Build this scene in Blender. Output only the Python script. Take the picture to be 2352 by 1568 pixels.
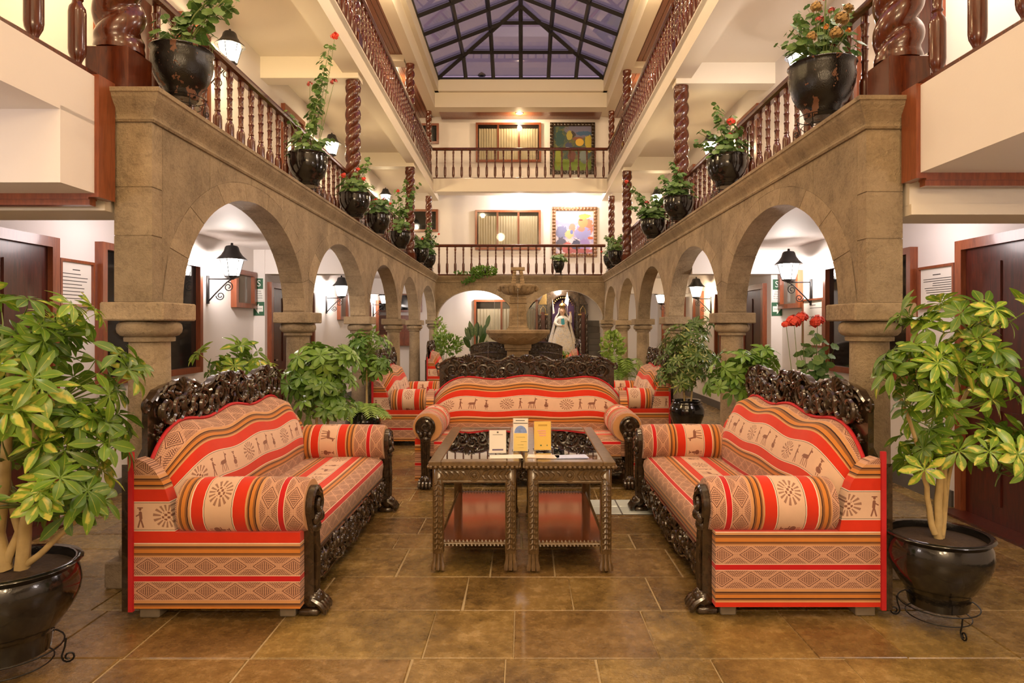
import bpy, math, random
from mathutils import Vector, Matrix, Euler

for o in list(bpy.data.objects):
    bpy.data.objects.remove(o, do_unlink=True)
sc = bpy.context.scene
COL = sc.collection
PI = math.pi
rnd = random.Random(11)

# ------------------------------------------------------------------ camera
CAMZ = 1.463
cam_d = bpy.data.cameras.new('camera')
cam = bpy.data.objects.new('camera', cam_d)
COL.objects.link(cam)
cam.location = (0, 0, CAMZ)
cam.rotation_euler = (PI / 2, 0, 0)
cam_d.sensor_width = 36.0
cam_d.lens = 1500 / 2352 * 36.0
cam_d.shift_x = -24 / 2352
cam_d.shift_y = -34 / 2352
cam_d.clip_start = 0.05
cam_d.clip_end = 200
sc.camera = cam

# ------------------------------------------------------------------ view, world, large lights
vs = sc.view_settings
vs.view_transform = 'Standard'
vs.look = 'None'
vs.gamma = 1.0
vs.use_curve_mapping = False
vs.exposure = 0.4

wd = bpy.data.worlds.new('dusk_sky')
sc.world = wd
wd.use_nodes = True
bg = wd.node_tree.nodes['Background']
bg.inputs[0].default_value = (0.46, 0.335, 0.43, 1)
bg.inputs[1].default_value = 1.5


def add_light(name, kind, loc, power, color, size=0.1, rot=None, size_y=None, spread=None):
    d = bpy.data.lights.new(name, kind)
    d.energy = power
    d.color = color
    if kind == 'AREA':
        d.size = size
        if size_y:
            d.shape = 'RECTANGLE'
            d.size_y = size_y
        if spread:
            d.spread = spread
    else:
        d.shadow_soft_size = size
    o = bpy.data.objects.new(name, d)
    o.location = loc
    if rot:
        o.rotation_euler = rot
    COL.objects.link(o)
    return o


WARM = (1.0, 0.74, 0.44)
SOFT = (1.0, 0.90, 0.80)
# unseen fill lights added behind the viewer and high along the open courtyard
for xx in (-1.2, 1.2):
    add_light('lobby_fill', 'POINT', (xx, -0.4, 6.4), 105, WARM, 0.22)
add_light('lobby_fill', 'POINT', (-0.5, -1.7, 3.0), 95, WARM, 0.22)
add_light('lobby_fill', 'POINT', (0.5, -1.7, 3.0), 95, WARM, 0.22)
for yy in (3.6, 7.0, 10.4):
    for xx in (-1.95, 1.9):
        add_light('atrium_fill', 'POINT', (xx, yy, 6.9), 100, WARM, 0.10)

# ------------------------------------------------------------------ helpers
def tag(o, label=None, cat=None, group=None, kind=None):
    if label: o['label'] = label
    if cat: o['category'] = cat
    if group: o['group'] = group
    if kind: o['kind'] = kind
    return o


def empty(name, loc=(0, 0, 0), rz=0.0, label=None, cat=None, group=None, kind=None, parent=None):
    o = bpy.data.objects.new(name, None)
    o.empty_display_size = 0.1
    o.location = loc
    o.rotation_euler = (0, 0, rz)
    COL.objects.link(o)
    if parent: o.parent = parent
    return tag(o, label, cat, group, kind)


def inst(name, mesh, parent=None, loc=(0, 0, 0), rot=None, scale=None):
    o = bpy.data.objects.new(name, mesh)
    COL.objects.link(o)
    if parent: o.parent = parent
    o.location = loc
    if rot is not None: o.rotation_euler = rot
    if scale is not None:
        o.scale = scale if isinstance(scale, (tuple, list)) else (scale, scale, scale)
    return o


class MB:
    def __init__(s):
        s.v = []; s.f = []; s.uv = {}

    def add(s, vs, fs, M=None, uvs=None):
        b = len(s.v)
        if M is not None:
            vs = [tuple(M @ Vector(p)) for p in vs]
        s.v.extend([tuple(p) for p in vs])
        for i, f in enumerate(fs):
            if uvs: s.uv[len(s.f)] = uvs[i]
            s.f.append(tuple(b + k for k in f))
        return s

    def box(s, x0, x1, y0, y1, z0, z1, M=None):
        vs = [(x0, y0, z0), (x1, y0, z0), (x1, y1, z0), (x0, y1, z0), (x0, y0, z1), (x1, y0, z1), (x1, y1, z1), (x0, y1, z1)]
        fs = [(0, 3, 2, 1), (4, 5, 6, 7), (0, 1, 5, 4), (1, 2, 6, 5), (2, 3, 7, 6), (3, 0, 4, 7)]
        return s.add(vs, fs, M)

    def cbox(s, x0, x1, y0, y1, z0, z1, c=0.01, M=None):
        """box with chamfered vertical and top/bottom edges"""
        x0, x1 = min(x0, x1), max(x0, x1); y0, y1 = min(y0, y1), max(y0, y1)
        def ring(i, z):
            return [(x0 + i, y0, z), (x1 - i, y0, z), (x1, y0 + i, z), (x1, y1 - i, z), (x1 - i, y1, z), (x0 + i, y1, z), (x0, y1 - i, z), (x0, y0 + i, z)]
        def inner(z):
            return [(min(max(p[0], x0 + c), x1 - c), min(max(p[1], y0 + c), y1 - c), z) for p in ring(c, z)]
        rs = [inner(z0), ring(c, z0 + c), ring(c, z1 - c), inner(z1)]
        vs = [p for r in rs for p in r]
        fs = [tuple(range(7, -1, -1)), tuple(range(24, 32))]
        for k in range(3):
            for i in range(8):
                j = (i + 1) % 8
                fs.append((k * 8 + i, k * 8 + j, (k + 1) * 8 + j, (k + 1) * 8 + i))
        return s.add(vs, fs, M)

    def lathe(s, prof, n=16, c=(0, 0, 0), M=None, cap=True, sx=1.0, sy=1.0):
        vs = []; fs = []
        for r, z in prof:
            for i in range(n):
                a = 2 * PI * i / n
                vs.append((c[0] + r * sx * math.cos(a), c[1] + r * sy * math.sin(a), c[2] + z))
        m = len(prof)
        for k in range(m - 1):
            for i in range(n):
                j = (i + 1) % n
                fs.append((k * n + i, k * n + j, (k + 1) * n + j, (k + 1) * n + i))
        if cap:
            fs.append(tuple(range(n - 1, -1, -1)))
            fs.append(tuple((m - 1) * n + i for i in range(n)))
        return s.add(vs, fs, M)

    def tube(s, pts, r, n=6, M=None, cap=True):
        pts = [Vector(p) for p in pts]
        m = len(pts)
        rr = r if isinstance(r, (list, tuple)) else [r] * m
        vs = []; fs = []
        up = None
        for k, p in enumerate(pts):
            t = (pts[min(k + 1, m - 1)] - pts[max(k - 1, 0)])
            if t.length < 1e-9: t = Vector((0, 0, 1))
            t.normalize()
            if up is None:
                up = Vector((0, 0, 1)) if abs(t.z) < 0.9 else Vector((1, 0, 0))
            a = t.cross(up)
            if a.length < 1e-6:
                a = t.cross(Vector((0.3, 1, 0.2)))
            a.normalize()
            b = a.cross(t); b.normalize()
            up = b
            for i in range(n):
                w = 2 * PI * i / n
                vs.append(p + (a * math.cos(w) + b * math.sin(w)) * rr[k])
        for k in range(m - 1):
            for i in range(n):
                j = (i + 1) % n
                fs.append((k * n + i, k * n + j, (k + 1) * n + j, (k + 1) * n + i))
        if cap:
            fs.append(tuple(range(n - 1, -1, -1)))
            fs.append(tuple((m - 1) * n + i for i in range(n)))
        return s.add(vs, fs, M)

    def prism(s, poly, fmap, d0, d1, M=None):
        n = len(poly)
        vs = [fmap(a, b, d0) for a, b in poly] + [fmap(a, b, d1) for a, b in poly]
        fs = [tuple(range(n - 1, -1, -1)), tuple(range(n, 2 * n))]
        for i in range(n):
            j = (i + 1) % n
            fs.append((i, j, n + j, n + i))
        return s.add(vs, fs, M)

    def ell(s, c, rx, ry, rz, nu=10, nv=6, M=None):
        vs = [(c[0], c[1], c[2] - rz)]; fs = []
        for k in range(1, nv):
            a = -PI / 2 + PI * k / nv
            for i in range(nu):
                w = 2 * PI * i / nu
                vs.append((c[0] + rx * math.cos(a) * math.cos(w), c[1] + ry * math.cos(a) * math.sin(w), c[2] + rz * math.sin(a)))
        vs.append((c[0], c[1], c[2] + rz))
        top = len(vs) - 1
        for i in range(nu):
            j = (i + 1) % nu
            fs.append((0, 1 + j, 1 + i))
            for k in range(nv - 2):
                fs.append((1 + k * nu + i, 1 + k * nu + j, 1 + (k + 1) * nu + j, 1 + (k + 1) * nu + i))
            fs.append((1 + (nv - 2) * nu + i, 1 + (nv - 2) * nu + j, top))
        return s.add(vs, fs, M)

    def mesh(s, name, mat, smooth=None, fixn=True):
        me = bpy.data.meshes.new(name)
        me.from_pydata(s.v, [], s.f)
        if s.uv:
            ul = me.uv_layers.new(name='UVMap')
            for p in me.polygons:
                q = s.uv.get(p.index)
                for k, li in enumerate(p.loop_indices):
                    ul.data[li].uv = q[k] if q else (0, 0)
        if mat is not None:
            for m in (mat if isinstance(mat, (list, tuple)) else [mat]):
                me.materials.append(m)
        if fixn:
            import bmesh
            bm = bmesh.new(); bm.from_mesh(me)
            bmesh.ops.recalc_face_normals(bm, faces=bm.faces)
            bm.to_mesh(me); bm.free()
        if smooth is not None:
            me.polygons.foreach_set('use_smooth', [True] * len(me.polygons))
            if smooth < 180:
                me.set_sharp_from_angle(angle=math.radians(smooth))
        me.update()
        return me

    def build(s, name, mat, parent=None, smooth=None, loc=(0, 0, 0), rot=None, fixn=True):
        return inst(name, s.mesh(name, mat, smooth, fixn), parent, loc, rot)


def struct(name, mb, mat, label, parent=None, smooth=None, cat='structure'):
    o = mb.build(name, mat, parent, smooth)
    if parent is None:
        tag(o, label, cat, None, 'structure')
    return o


def text_mesh(txt, size, mat, extr=0.0008):
    cu = bpy.data.curves.new('lettering', 'FONT')
    cu.body = txt; cu.size = size; cu.extrude = extr; cu.align_x = 'CENTER'; cu.align_y = 'CENTER'
    cu.resolution_u = 3
    ob = bpy.data.objects.new('lettering_source', cu)
    COL.objects.link(ob)
    dg = bpy.context.evaluated_depsgraph_get()
    me = bpy.data.meshes.new_from_object(ob.evaluated_get(dg))
    bpy.data.objects.remove(ob, do_unlink=True)
    bpy.data.curves.remove(cu)
    me.materials.clear(); me.materials.append(mat)
    return me


# ------------------------------------------------------------------ node expressions
class X:
    def __init__(s, nt, so): s.nt = nt; s.s = so
    def _op(s, op, *a):
        n = s.nt.nodes.new('ShaderNodeMath'); n.operation = op
        for i, q in enumerate(a):
            if isinstance(q, X): s.nt.links.new(q.s, n.inputs[i])
            else: n.inputs[i].default_value = float(q)
        return X(s.nt, n.outputs[0])
    def __add__(s, o): return s._op('ADD', s, o)
    def __radd__(s, o): return s._op('ADD', o, s)
    def __sub__(s, o): return s._op('SUBTRACT', s, o)
    def __rsub__(s, o): return s._op('SUBTRACT', o, s)
    def __mul__(s, o): return s._op('MULTIPLY', s, o)
    def __rmul__(s, o): return s._op('MULTIPLY', o, s)
    def __truediv__(s, o): return s._op('DIVIDE', s, o)
    def abs(s): return s._op('ABSOLUTE', s)
    def fract(s): return s._op('FRACT', s)
    def sin(s): return s._op('SINE', s)
    def gt(s, o): return s._op('GREATER_THAN', s, o)
    def lt(s, o): return s._op('LESS_THAN', s, o)
    def max(s, o): return s._op('MAXIMUM', s, o)
    def min(s, o): return s._op('MINIMUM', s, o)
    def atan2(s, o): return s._op('ARCTAN2', s, o)
    def pow(s, o): return s._op('POWER', s, o)
    def clamp(s):
        r = s._op('ADD', s, 0.0); r.s.node.use_clamp = True; return r


def c4(c): return (c[0], c[1], c[2], 1.0)


def mixc(nt, fac, a, b):
    n = nt.nodes.new('ShaderNodeMix'); n.data_type = 'RGBA'
    for i, q in ((0, fac), (6, a), (7, b)):
        if isinstance(q, X): nt.links.new(q.s, n.inputs[i])
        elif hasattr(q, 'is_output'): nt.links.new(q, n.inputs[i])
        elif i == 0: n.inputs[i].default_value = q
        else: n.inputs[i].default_value = c4(q)
    return n.outputs[2]


def noise(nt, scale, detail=4, vec=None, rough=0.55, dist=0.0):
    n = nt.nodes.new('ShaderNodeTexNoise')
    n.inputs['Scale'].default_value = scale; n.inputs['Detail'].default_value = detail
    n.inputs['Roughness'].default_value = rough; n.inputs['Distortion'].default_value = dist
    if vec is not None: nt.links.new(vec, n.inputs['Vector'])
    return X(nt, n.outputs['Fac'])


def ramp(nt, fac, stops, const=False):
    n = nt.nodes.new('ShaderNodeValToRGB')
    cr = n.color_ramp
    if const: cr.interpolation = 'CONSTANT'
    while len(cr.elements) < len(stops): cr.elements.new(0.5)
    while len(cr.elements) > len(stops): cr.elements.remove(cr.elements[-1])
    for e, (p, c) in zip(cr.elements, stops):
        e.position = p
        e.color = c4(c)
    nt.links.new(fac.s, n.inputs[0])
    return n.outputs[0]


def mat_new(name):
    m = bpy.data.materials.new(name); m.use_nodes = True
    nt = m.node_tree
    return m, nt, nt.nodes['Principled BSDF']


def coords(nt, which='Object'):
    return nt.nodes.new('ShaderNodeTexCoord').outputs[which]


def objrand(nt):
    return X(nt, nt.nodes.new('ShaderNodeObjectInfo').outputs['Random'])


def bump(nt, b, h, strength=0.3, dist=0.01):
    n = nt.nodes.new('ShaderNodeBump')
    n.inputs['Strength'].default_value = strength; n.inputs['Distance'].default_value = dist
    nt.links.new(h.s, n.inputs['Height']); nt.links.new(n.outputs[0], b.inputs['Normal'])


def setc(nt, b, c):
    if hasattr(c, 'is_output'): nt.links.new(c, b.inputs['Base Color'])
    else: b.inputs['Base Color'].default_value = c4(c)


def simple(name, col, rough=0.5, metal=0.0, var=0.0, scale=8.0, bmp=0.0, bscale=40.0, coat=0.0, world=True, spec=None):
    m, nt, b = mat_new(name)
    co = coords(nt)
    if world:
        g = nt.nodes.new('ShaderNodeNewGeometry'); co = g.outputs['Position']
    if var > 0:
        f = noise(nt, scale, 4, co)
        setc(nt, b, mixc(nt, f, tuple(c * (1 - var) for c in col), tuple(min(1, c * (1 + var)) for c in col)))
    else:
        f = noise(nt, scale, 2, co)
        setc(nt, b, mixc(nt, f, tuple(c * 0.97 for c in col), tuple(min(1, c * 1.03) for c in col)))
    b.inputs['Roughness'].default_value = rough
    b.inputs['Metallic'].default_value = metal
    if coat: 
        b.inputs['Coat Weight'].default_value = coat; b.inputs['Coat Roughness'].default_value = 0.12
    if spec is not None: b.inputs['Specular IOR Level'].default_value = spec
    if bmp > 0: bump(nt, b, noise(nt, bscale, 4, co), bmp, 0.01)
    return m


def emis(name, col, strength):
    m, nt, b = mat_new(name)
    setc(nt, b, col)
    b.inputs['Emission Color'].default_value = c4(col)
    b.inputs['Emission Strength'].default_value = strength
    return m


# ------------------------------------------------------------------ materials
M = {}
M['white'] = simple('white_plaster', (0.755, 0.705, 0.675), 0.65, var=0.03, scale=1.5, bmp=0.05, bscale=60)
M['cream'] = simple('cream_plaster', (0.74, 0.665, 0.545), 0.6, var=0.03, scale=1.2, bmp=0.04, bscale=50)
M['redwood'] = None


def wood_mat(name, c0, c1, rough, stretch=(6, 6, 0.8), coat=0.4, bmp=0.05):
    m, nt, b = mat_new(name)
    mp = nt.nodes.new('ShaderNodeMapping'); mp.inputs['Scale'].default_value = stretch
    nt.links.new(coords(nt), mp.inputs[0])
    f = noise(nt, 7, 5, mp.outputs[0], 0.6, 0.8)
    setc(nt, b, ramp(nt, f, [(0.25, c0), (0.75, c1)]))
    b.inputs['Roughness'].default_value = rough
    b.inputs['Coat Weight'].default_value = coat; b.inputs['Coat Roughness'].default_value = 0.1
    if bmp: bump(nt, b, f, bmp, 0.004)
    return m


M['redwood'] = wood_mat('varnished_red_wood', (0.035, 0.006, 0.002), (0.125, 0.025, 0.006), 0.22, coat=0.45)
M['framewood'] = wood_mat('orange_frame_wood', (0.14, 0.030, 0.009), (0.29, 0.075, 0.022), 0.35)
M['doorwood'] = wood_mat('dark_red_door_wood', (0.024, 0.004, 0.0025), (0.105, 0.016, 0.007), 0.3, coat=0.1)
M['darkwood'] = wood_mat('black_carved_wood', (0.012, 0.0065, 0.003), (0.062, 0.036, 0.018), 0.2, (3, 3, 3), 0.5, 0.15)
M['tablewood'] = wood_mat('bronzed_table_wood', (0.07, 0.038, 0.012), (0.19, 0.115, 0.045), 0.3, (3, 3, 3), 0.4, 0.1)
M['shelfwood'] = wood_mat('polished_shelf_wood', (0.10, 0.028, 0.010), (0.20, 0.062, 0.022), 0.12, (8, 1, 8), 0.8, 0.0)
M['plank'] = wood_mat('ceiling_plank_wood', (0.14, 0.035, 0.012), (0.27, 0.085, 0.03), 0.35, (10, 0.6, 10))
M['greywood'] = simple('grey_block_wood', (0.20, 0.16, 0.11), 0.7, var=0.3, scale=20)


def stone_mat(name, base, dark, lite, sc1=3.0):
    m, nt, b = mat_new(name)
    g = nt.nodes.new('ShaderNodeNewGeometry').outputs['Position']
    f = noise(nt, sc1, 6, g, 0.65)
    f2 = noise(nt, sc1 * 14, 5, g, 0.75)
    r = objrand(nt)
    c = ramp(nt, f * 0.6 + f2 * 0.4, [(0.34, dark), (0.5, base), (0.74, lite)])
    st = noise(nt, sc1 * 3.5, 5, g, 0.7, 1.2)
    c = mixc(nt, ((st - 0.52) * 5.0).clamp() * 0.5, c, tuple(k * 0.42 for k in base))
    c = mixc(nt, f2.gt(0.64) * 0.45, c, tuple(k * 0.35 for k in base))
    h = nt.nodes.new('ShaderNodeHueSaturation')
    nt.links.new(c, h.inputs['Color'])
    nt.links.new((r * 0.28 + 0.86).s, h.inputs['Value'])
    setc(nt, b, h.outputs[0])
    b.inputs['Roughness'].default_value = 0.75
    bump(nt, b, f2 + f * 0.6, 0.9, 0.02)
    return m


M['stone'] = stone_mat('brown_volcanic_stone', (0.370, 0.278, 0.168), (0.195, 0.142, 0.082), (0.52, 0.40, 0.25))
M['mortar'] = stone_mat('stone_mortar', (0.26, 0.19, 0.11), (0.18, 0.13, 0.07), (0.34, 0.25, 0.15))
M['fountain'] = stone_mat('wet_fountain_stone', (0.42, 0.295, 0.16), (0.18, 0.12, 0.06), (0.56, 0.41, 0.25), 5)
M['step'] = simple('dark_step_stone', (0.085, 0.07, 0.055), 0.45, var=0.4, scale=6, bmp=0.2)


def floor_mat(name):
    m, nt, b = mat_new(name)
    g = nt.nodes.new('ShaderNodeNewGeometry').outputs['Position']
    f = noise(nt, 2.2, 6, g, 0.6, 0.6)
    f2 = noise(nt, 16, 5, g, 0.65)
    f3 = noise(nt, 70, 3, g, 0.7)
    r = objrand(nt)
    c = ramp(nt, f * 0.5 + f2 * 0.32 + f3 * 0.18, [(0.34, (0.066, 0.036, 0.010)), (0.47, (0.175, 0.100, 0.027)), (0.55, (0.26, 0.154, 0.045)), (0.66, (0.42, 0.27, 0.11))])
    h = nt.nodes.new('ShaderNodeHueSaturation')
    nt.links.new(c, h.inputs['Color'])
    nt.links.new((r * 0.30 + 0.86).s, h.inputs['Value'])
    nt.links.new((r * 0.016 + 0.497).s, h.inputs['Hue'])
    h.inputs['Saturation'].default_value = 0.98
    setc(nt, b, h.outputs[0])
    nt.links.new((f2 * 0.34 + 0.09).clamp().s, b.inputs['Roughness'])
    b.inputs['Coat Weight'].default_value = 0.25; b.inputs['Coat Roughness'].default_value = 0.22
    bump(nt, b, f2 + f3 * 0.6, 0.55, 0.007)
    return m


M['flag'] = floor_mat('polished_flagstone')
M['joint'] = simple('floor_joint_mortar', (0.42, 0.32, 0.17), 0.7, var=0.25, scale=30)
M['pot'] = simple('black_glazed_clay', (0.008, 0.007, 0.006), 0.10, var=0.5, scale=14, bmp=0.15, bscale=25, coat=0.4)


def worn_pot():
    m, nt, b = mat_new('worn_black_glazed_clay')
    co = coords(nt)
    f = noise(nt, 3.2, 5, co, 0.6)
    w = f.gt(0.60)
    setc(nt, b, mixc(nt, w * 0.85, (0.008, 0.007, 0.006), (0.16, 0.065, 0.03)))
    nt.links.new((w * 0.5 + 0.10).s, b.inputs['Roughness'])
    bump(nt, b, noise(nt, 30, 4, co), 0.2, 0.01)
    return m


M['pot_worn'] = worn_pot()
M['iron'] = simple('black_wrought_iron', (0.012, 0.011, 0.010), 0.4, metal=0.6)
M['soil'] = simple('potting_soil', (0.055, 0.03, 0.014), 0.95, var=0.6, scale=60, bmp=0.8, bscale=60)
M['bark'] = simple('pale_stem_bark', (0.46, 0.33, 0.14), 0.7, var=0.25, scale=25, bmp=0.2)
M['greenstem'] = simple('green_stem', (0.15, 0.20, 0.05), 0.6, var=0.2, scale=25)
M['petal'] = simple('red_petal', (0.72, 0.06, 0.03), 0.6, var=0.2, scale=60)
M['petal_pink'] = simple('dusty_red_petal', (0.42, 0.07, 0.06), 0.7, var=0.3, scale=60)
M['dry'] = simple('dry_flower_straw', (0.42, 0.27, 0.10), 0.8, var=0.3, scale=60)
M['orange_flower'] = simple('orange_petal', (0.85, 0.32, 0.06), 0.6, var=0.2, scale=60)
M['rubber'] = simple('grey_stone_base', (0.10, 0.09, 0.08), 0.6, var=0.2, scale=10)
M['chrome'] = simple('brushed_metal', (0.6, 0.58, 0.55), 0.25, metal=1.0)
M['paper'] = simple('printed_paper', (0.78, 0.74, 0.67), 0.6)
M['ink'] = simple('dark_print', (0.06, 0.05, 0.045), 0.7)
M['greenprint'] = simple('green_sign_print', (0.03, 0.115, 0.055), 0.5)
M['whiteprint'] = simple('white_sign_print', (0.82, 0.82, 0.78), 0.5)
M['blackglass'] = simple('dark_window_glass', (0.012, 0.010, 0.009), 0.05, spec=0.6)
M['greyglass'] = simple('dim_window_glass', (0.17, 0.145, 0.115), 0.08, spec=0.6)
M['gold'] = simple('aged_gilding', (0.30, 0.19, 0.06), 0.45, metal=0.4, var=0.3, scale=40)
M['skin'] = simple('painted_statue_skin', (0.62, 0.38, 0.25), 0.5)
M['purple'] = simple('purple_velvet', (0.045, 0.014, 0.040), 0.8, var=0.3, scale=10)
M['redcloth'] = simple('red_piping_cloth', (0.52, 0.012, 0.016), 0.7, var=0.15, scale=40)
M['blue'] = simple('blue_sash', (0.05, 0.36, 0.46), 0.6)
M['hair'] = simple('dark_statue_hair', (0.05, 0.03, 0.02), 0.6)
M['lampdark'] = simple('dark_lamp_metal', (0.035, 0.034, 0.036), 0.4, metal=0.3)


def clear_glass(name, tint=(1, 1, 1), refl=1.0, rough=0.02):
    m = bpy.data.materials.new(name); m.use_nodes = True
    nt = m.node_tree; nt.nodes.clear()
    out = nt.nodes.new('ShaderNodeOutputMaterial')
    tr = nt.nodes.new('ShaderNodeBsdfTransparent'); tr.inputs[0].default_value = c4(tint)
    gl = nt.nodes.new('ShaderNodeBsdfGlossy'); gl.inputs['Roughness'].default_value = rough
    lw = nt.nodes.new('ShaderNodeFresnel'); lw.inputs[0].default_value = 1.5
    mx = nt.nodes.new('ShaderNodeMixShader')
    nt.links.new((X(nt, lw.outputs[0]) * refl).clamp().s, mx.inputs[0])
    nt.links.new(tr.outputs[0], mx.inputs[1]); nt.links.new(gl.outputs[0], mx.inputs[2])
    nt.links.new(mx.outputs[0], out.inputs[0])
    return m


M['glass'] = clear_glass('clear_glass', (0.92, 0.93, 0.92), 0.45)
M['tableglass'] = clear_glass('table_glass', (0.80, 0.82, 0.80), 2.6)
M['skyglass'] = clear_glass('skylight_glass', (0.95, 0.92, 0.96), 0.9)
M['acrylic'] = clear_glass('clear_acrylic', (0.96, 0.96, 0.97), 1.2)
M['water'] = clear_glass('falling_water', (0.90, 0.93, 0.93), 3.0)


def lamp_glass(name, col, strength):
    m = bpy.data.materials.new(name); m.use_nodes = True
    nt = m.node_tree; nt.nodes.clear()
    out = nt.nodes.new('ShaderNodeOutputMaterial')
    tr = nt.nodes.new('ShaderNodeBsdfTransparent')
    em = nt.nodes.new('ShaderNodeEmission'); em.inputs[0].default_value = c4(col); em.inputs[1].default_value = strength
    mx = nt.nodes.new('ShaderNodeMixShader'); mx.inputs[0].default_value = 0.45
    nt.links.new(tr.outputs[0], mx.inputs[1]); nt.links.new(em.outputs[0], mx.inputs[2])
    nt.links.new(mx.outputs[0], out.inputs[0])
    return m


M['lampglass'] = lamp_glass('lit_lantern_glass', (1.0, 0.93, 0.82), 14)
M['downlight'] = emis('lit_downlight', (1.0, 0.95, 0.9), 9)
M['floorglass'] = simple('frosted_floor_glass', (0.62, 0.68, 0.64), 0.15)


def curtain_mat():
    m, nt, b = mat_new('beige_curtain')
    g = nt.nodes.new('ShaderNodeNewGeometry').outputs['Position']
    f = noise(nt, 3, 3, g)
    setc(nt, b, mixc(nt, f, (0.52, 0.43, 0.29), (0.74, 0.64, 0.47)))
    b.inputs['Roughness'].default_value = 0.85
    return m


M['curtain'] = curtain_mat()


def leaf_mat(name, g0, g1, yel, amount, rough=0.32):
    m, nt, b = mat_new(name)
    uv = nt.nodes.new('ShaderNodeUVMap').outputs[0]
    sp = nt.nodes.new('ShaderNodeSeparateXYZ'); nt.links.new(uv, sp.inputs[0])
    u = X(nt, sp.outputs[0])
    co = coords(nt)
    r = objrand(nt)
    f = noise(nt, 9, 3, co)
    c = mixc(nt, (r * 0.65 + f * 0.5 - 0.1).clamp(), g0, g1)
    if amount > 0:
        n2 = noise(nt, 14, 3, co, 0.6, 1.0)
        y = ((u - 0.5).abs() * -1.2 + 0.62 + (n2 - 0.5) * 2.2 + (r - 0.5) * 0.9)
        y = (y - (1.0 - amount)) * 4.0
        c = mixc(nt, y.clamp(), c, yel)
    mid = (u - 0.5).abs().lt(0.03) * 0.4
    c = mixc(nt, mid, c, yel)
    setc(nt, b, c)
    b.inputs['Roughness'].default_value = rough
    b.inputs['Subsurface Weight'].default_value = 0.0
    # thin-leaf translucency
    out = nt.nodes['Material Output']
    tl = nt.nodes.new('ShaderNodeBsdfTranslucent'); nt.links.new(c, tl.inputs[0])
    mx = nt.nodes.new('ShaderNodeMixShader'); mx.inputs[0].default_value = 0.22
    nt.links.new(b.outputs[0], mx.inputs[1]); nt.links.new(tl.outputs[0], mx.inputs[2])
    nt.links.new(mx.outputs[0], out.inputs[0])
    return m


M['leaf_var'] = leaf_mat('variegated_leaf', (0.034, 0.105, 0.009), (0.30, 0.49, 0.045), (0.64, 0.60, 0.10), 0.36)
M['leaf_green'] = leaf_mat('fresh_green_leaf', (0.04, 0.125, 0.015), (0.27, 0.46, 0.06), (0.30, 0.42, 0.10), 0.12)
M['leaf_cream'] = leaf_mat('cream_green_leaf', (0.05, 0.12, 0.02), (0.17, 0.28, 0.05), (0.52, 0.49, 0.18), 0.42)
M['leaf_ger'] = leaf_mat('geranium_leaf', (0.05, 0.13, 0.03), (0.18, 0.30, 0.07), (0.30, 0.36, 0.12), 0.1, 0.5)
M['leaf_fern'] = leaf_mat('fern_frond', (0.13, 0.27, 0.03), (0.32, 0.46, 0.08), (0.42, 0.5, 0.12), 0.1, 0.5)
M['leaf_dark'] = leaf_mat('dark_strap_leaf', (0.02, 0.06, 0.012), (0.08, 0.15, 0.04), (0.2, 0.25, 0.08), 0.1, 0.35)

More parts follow.
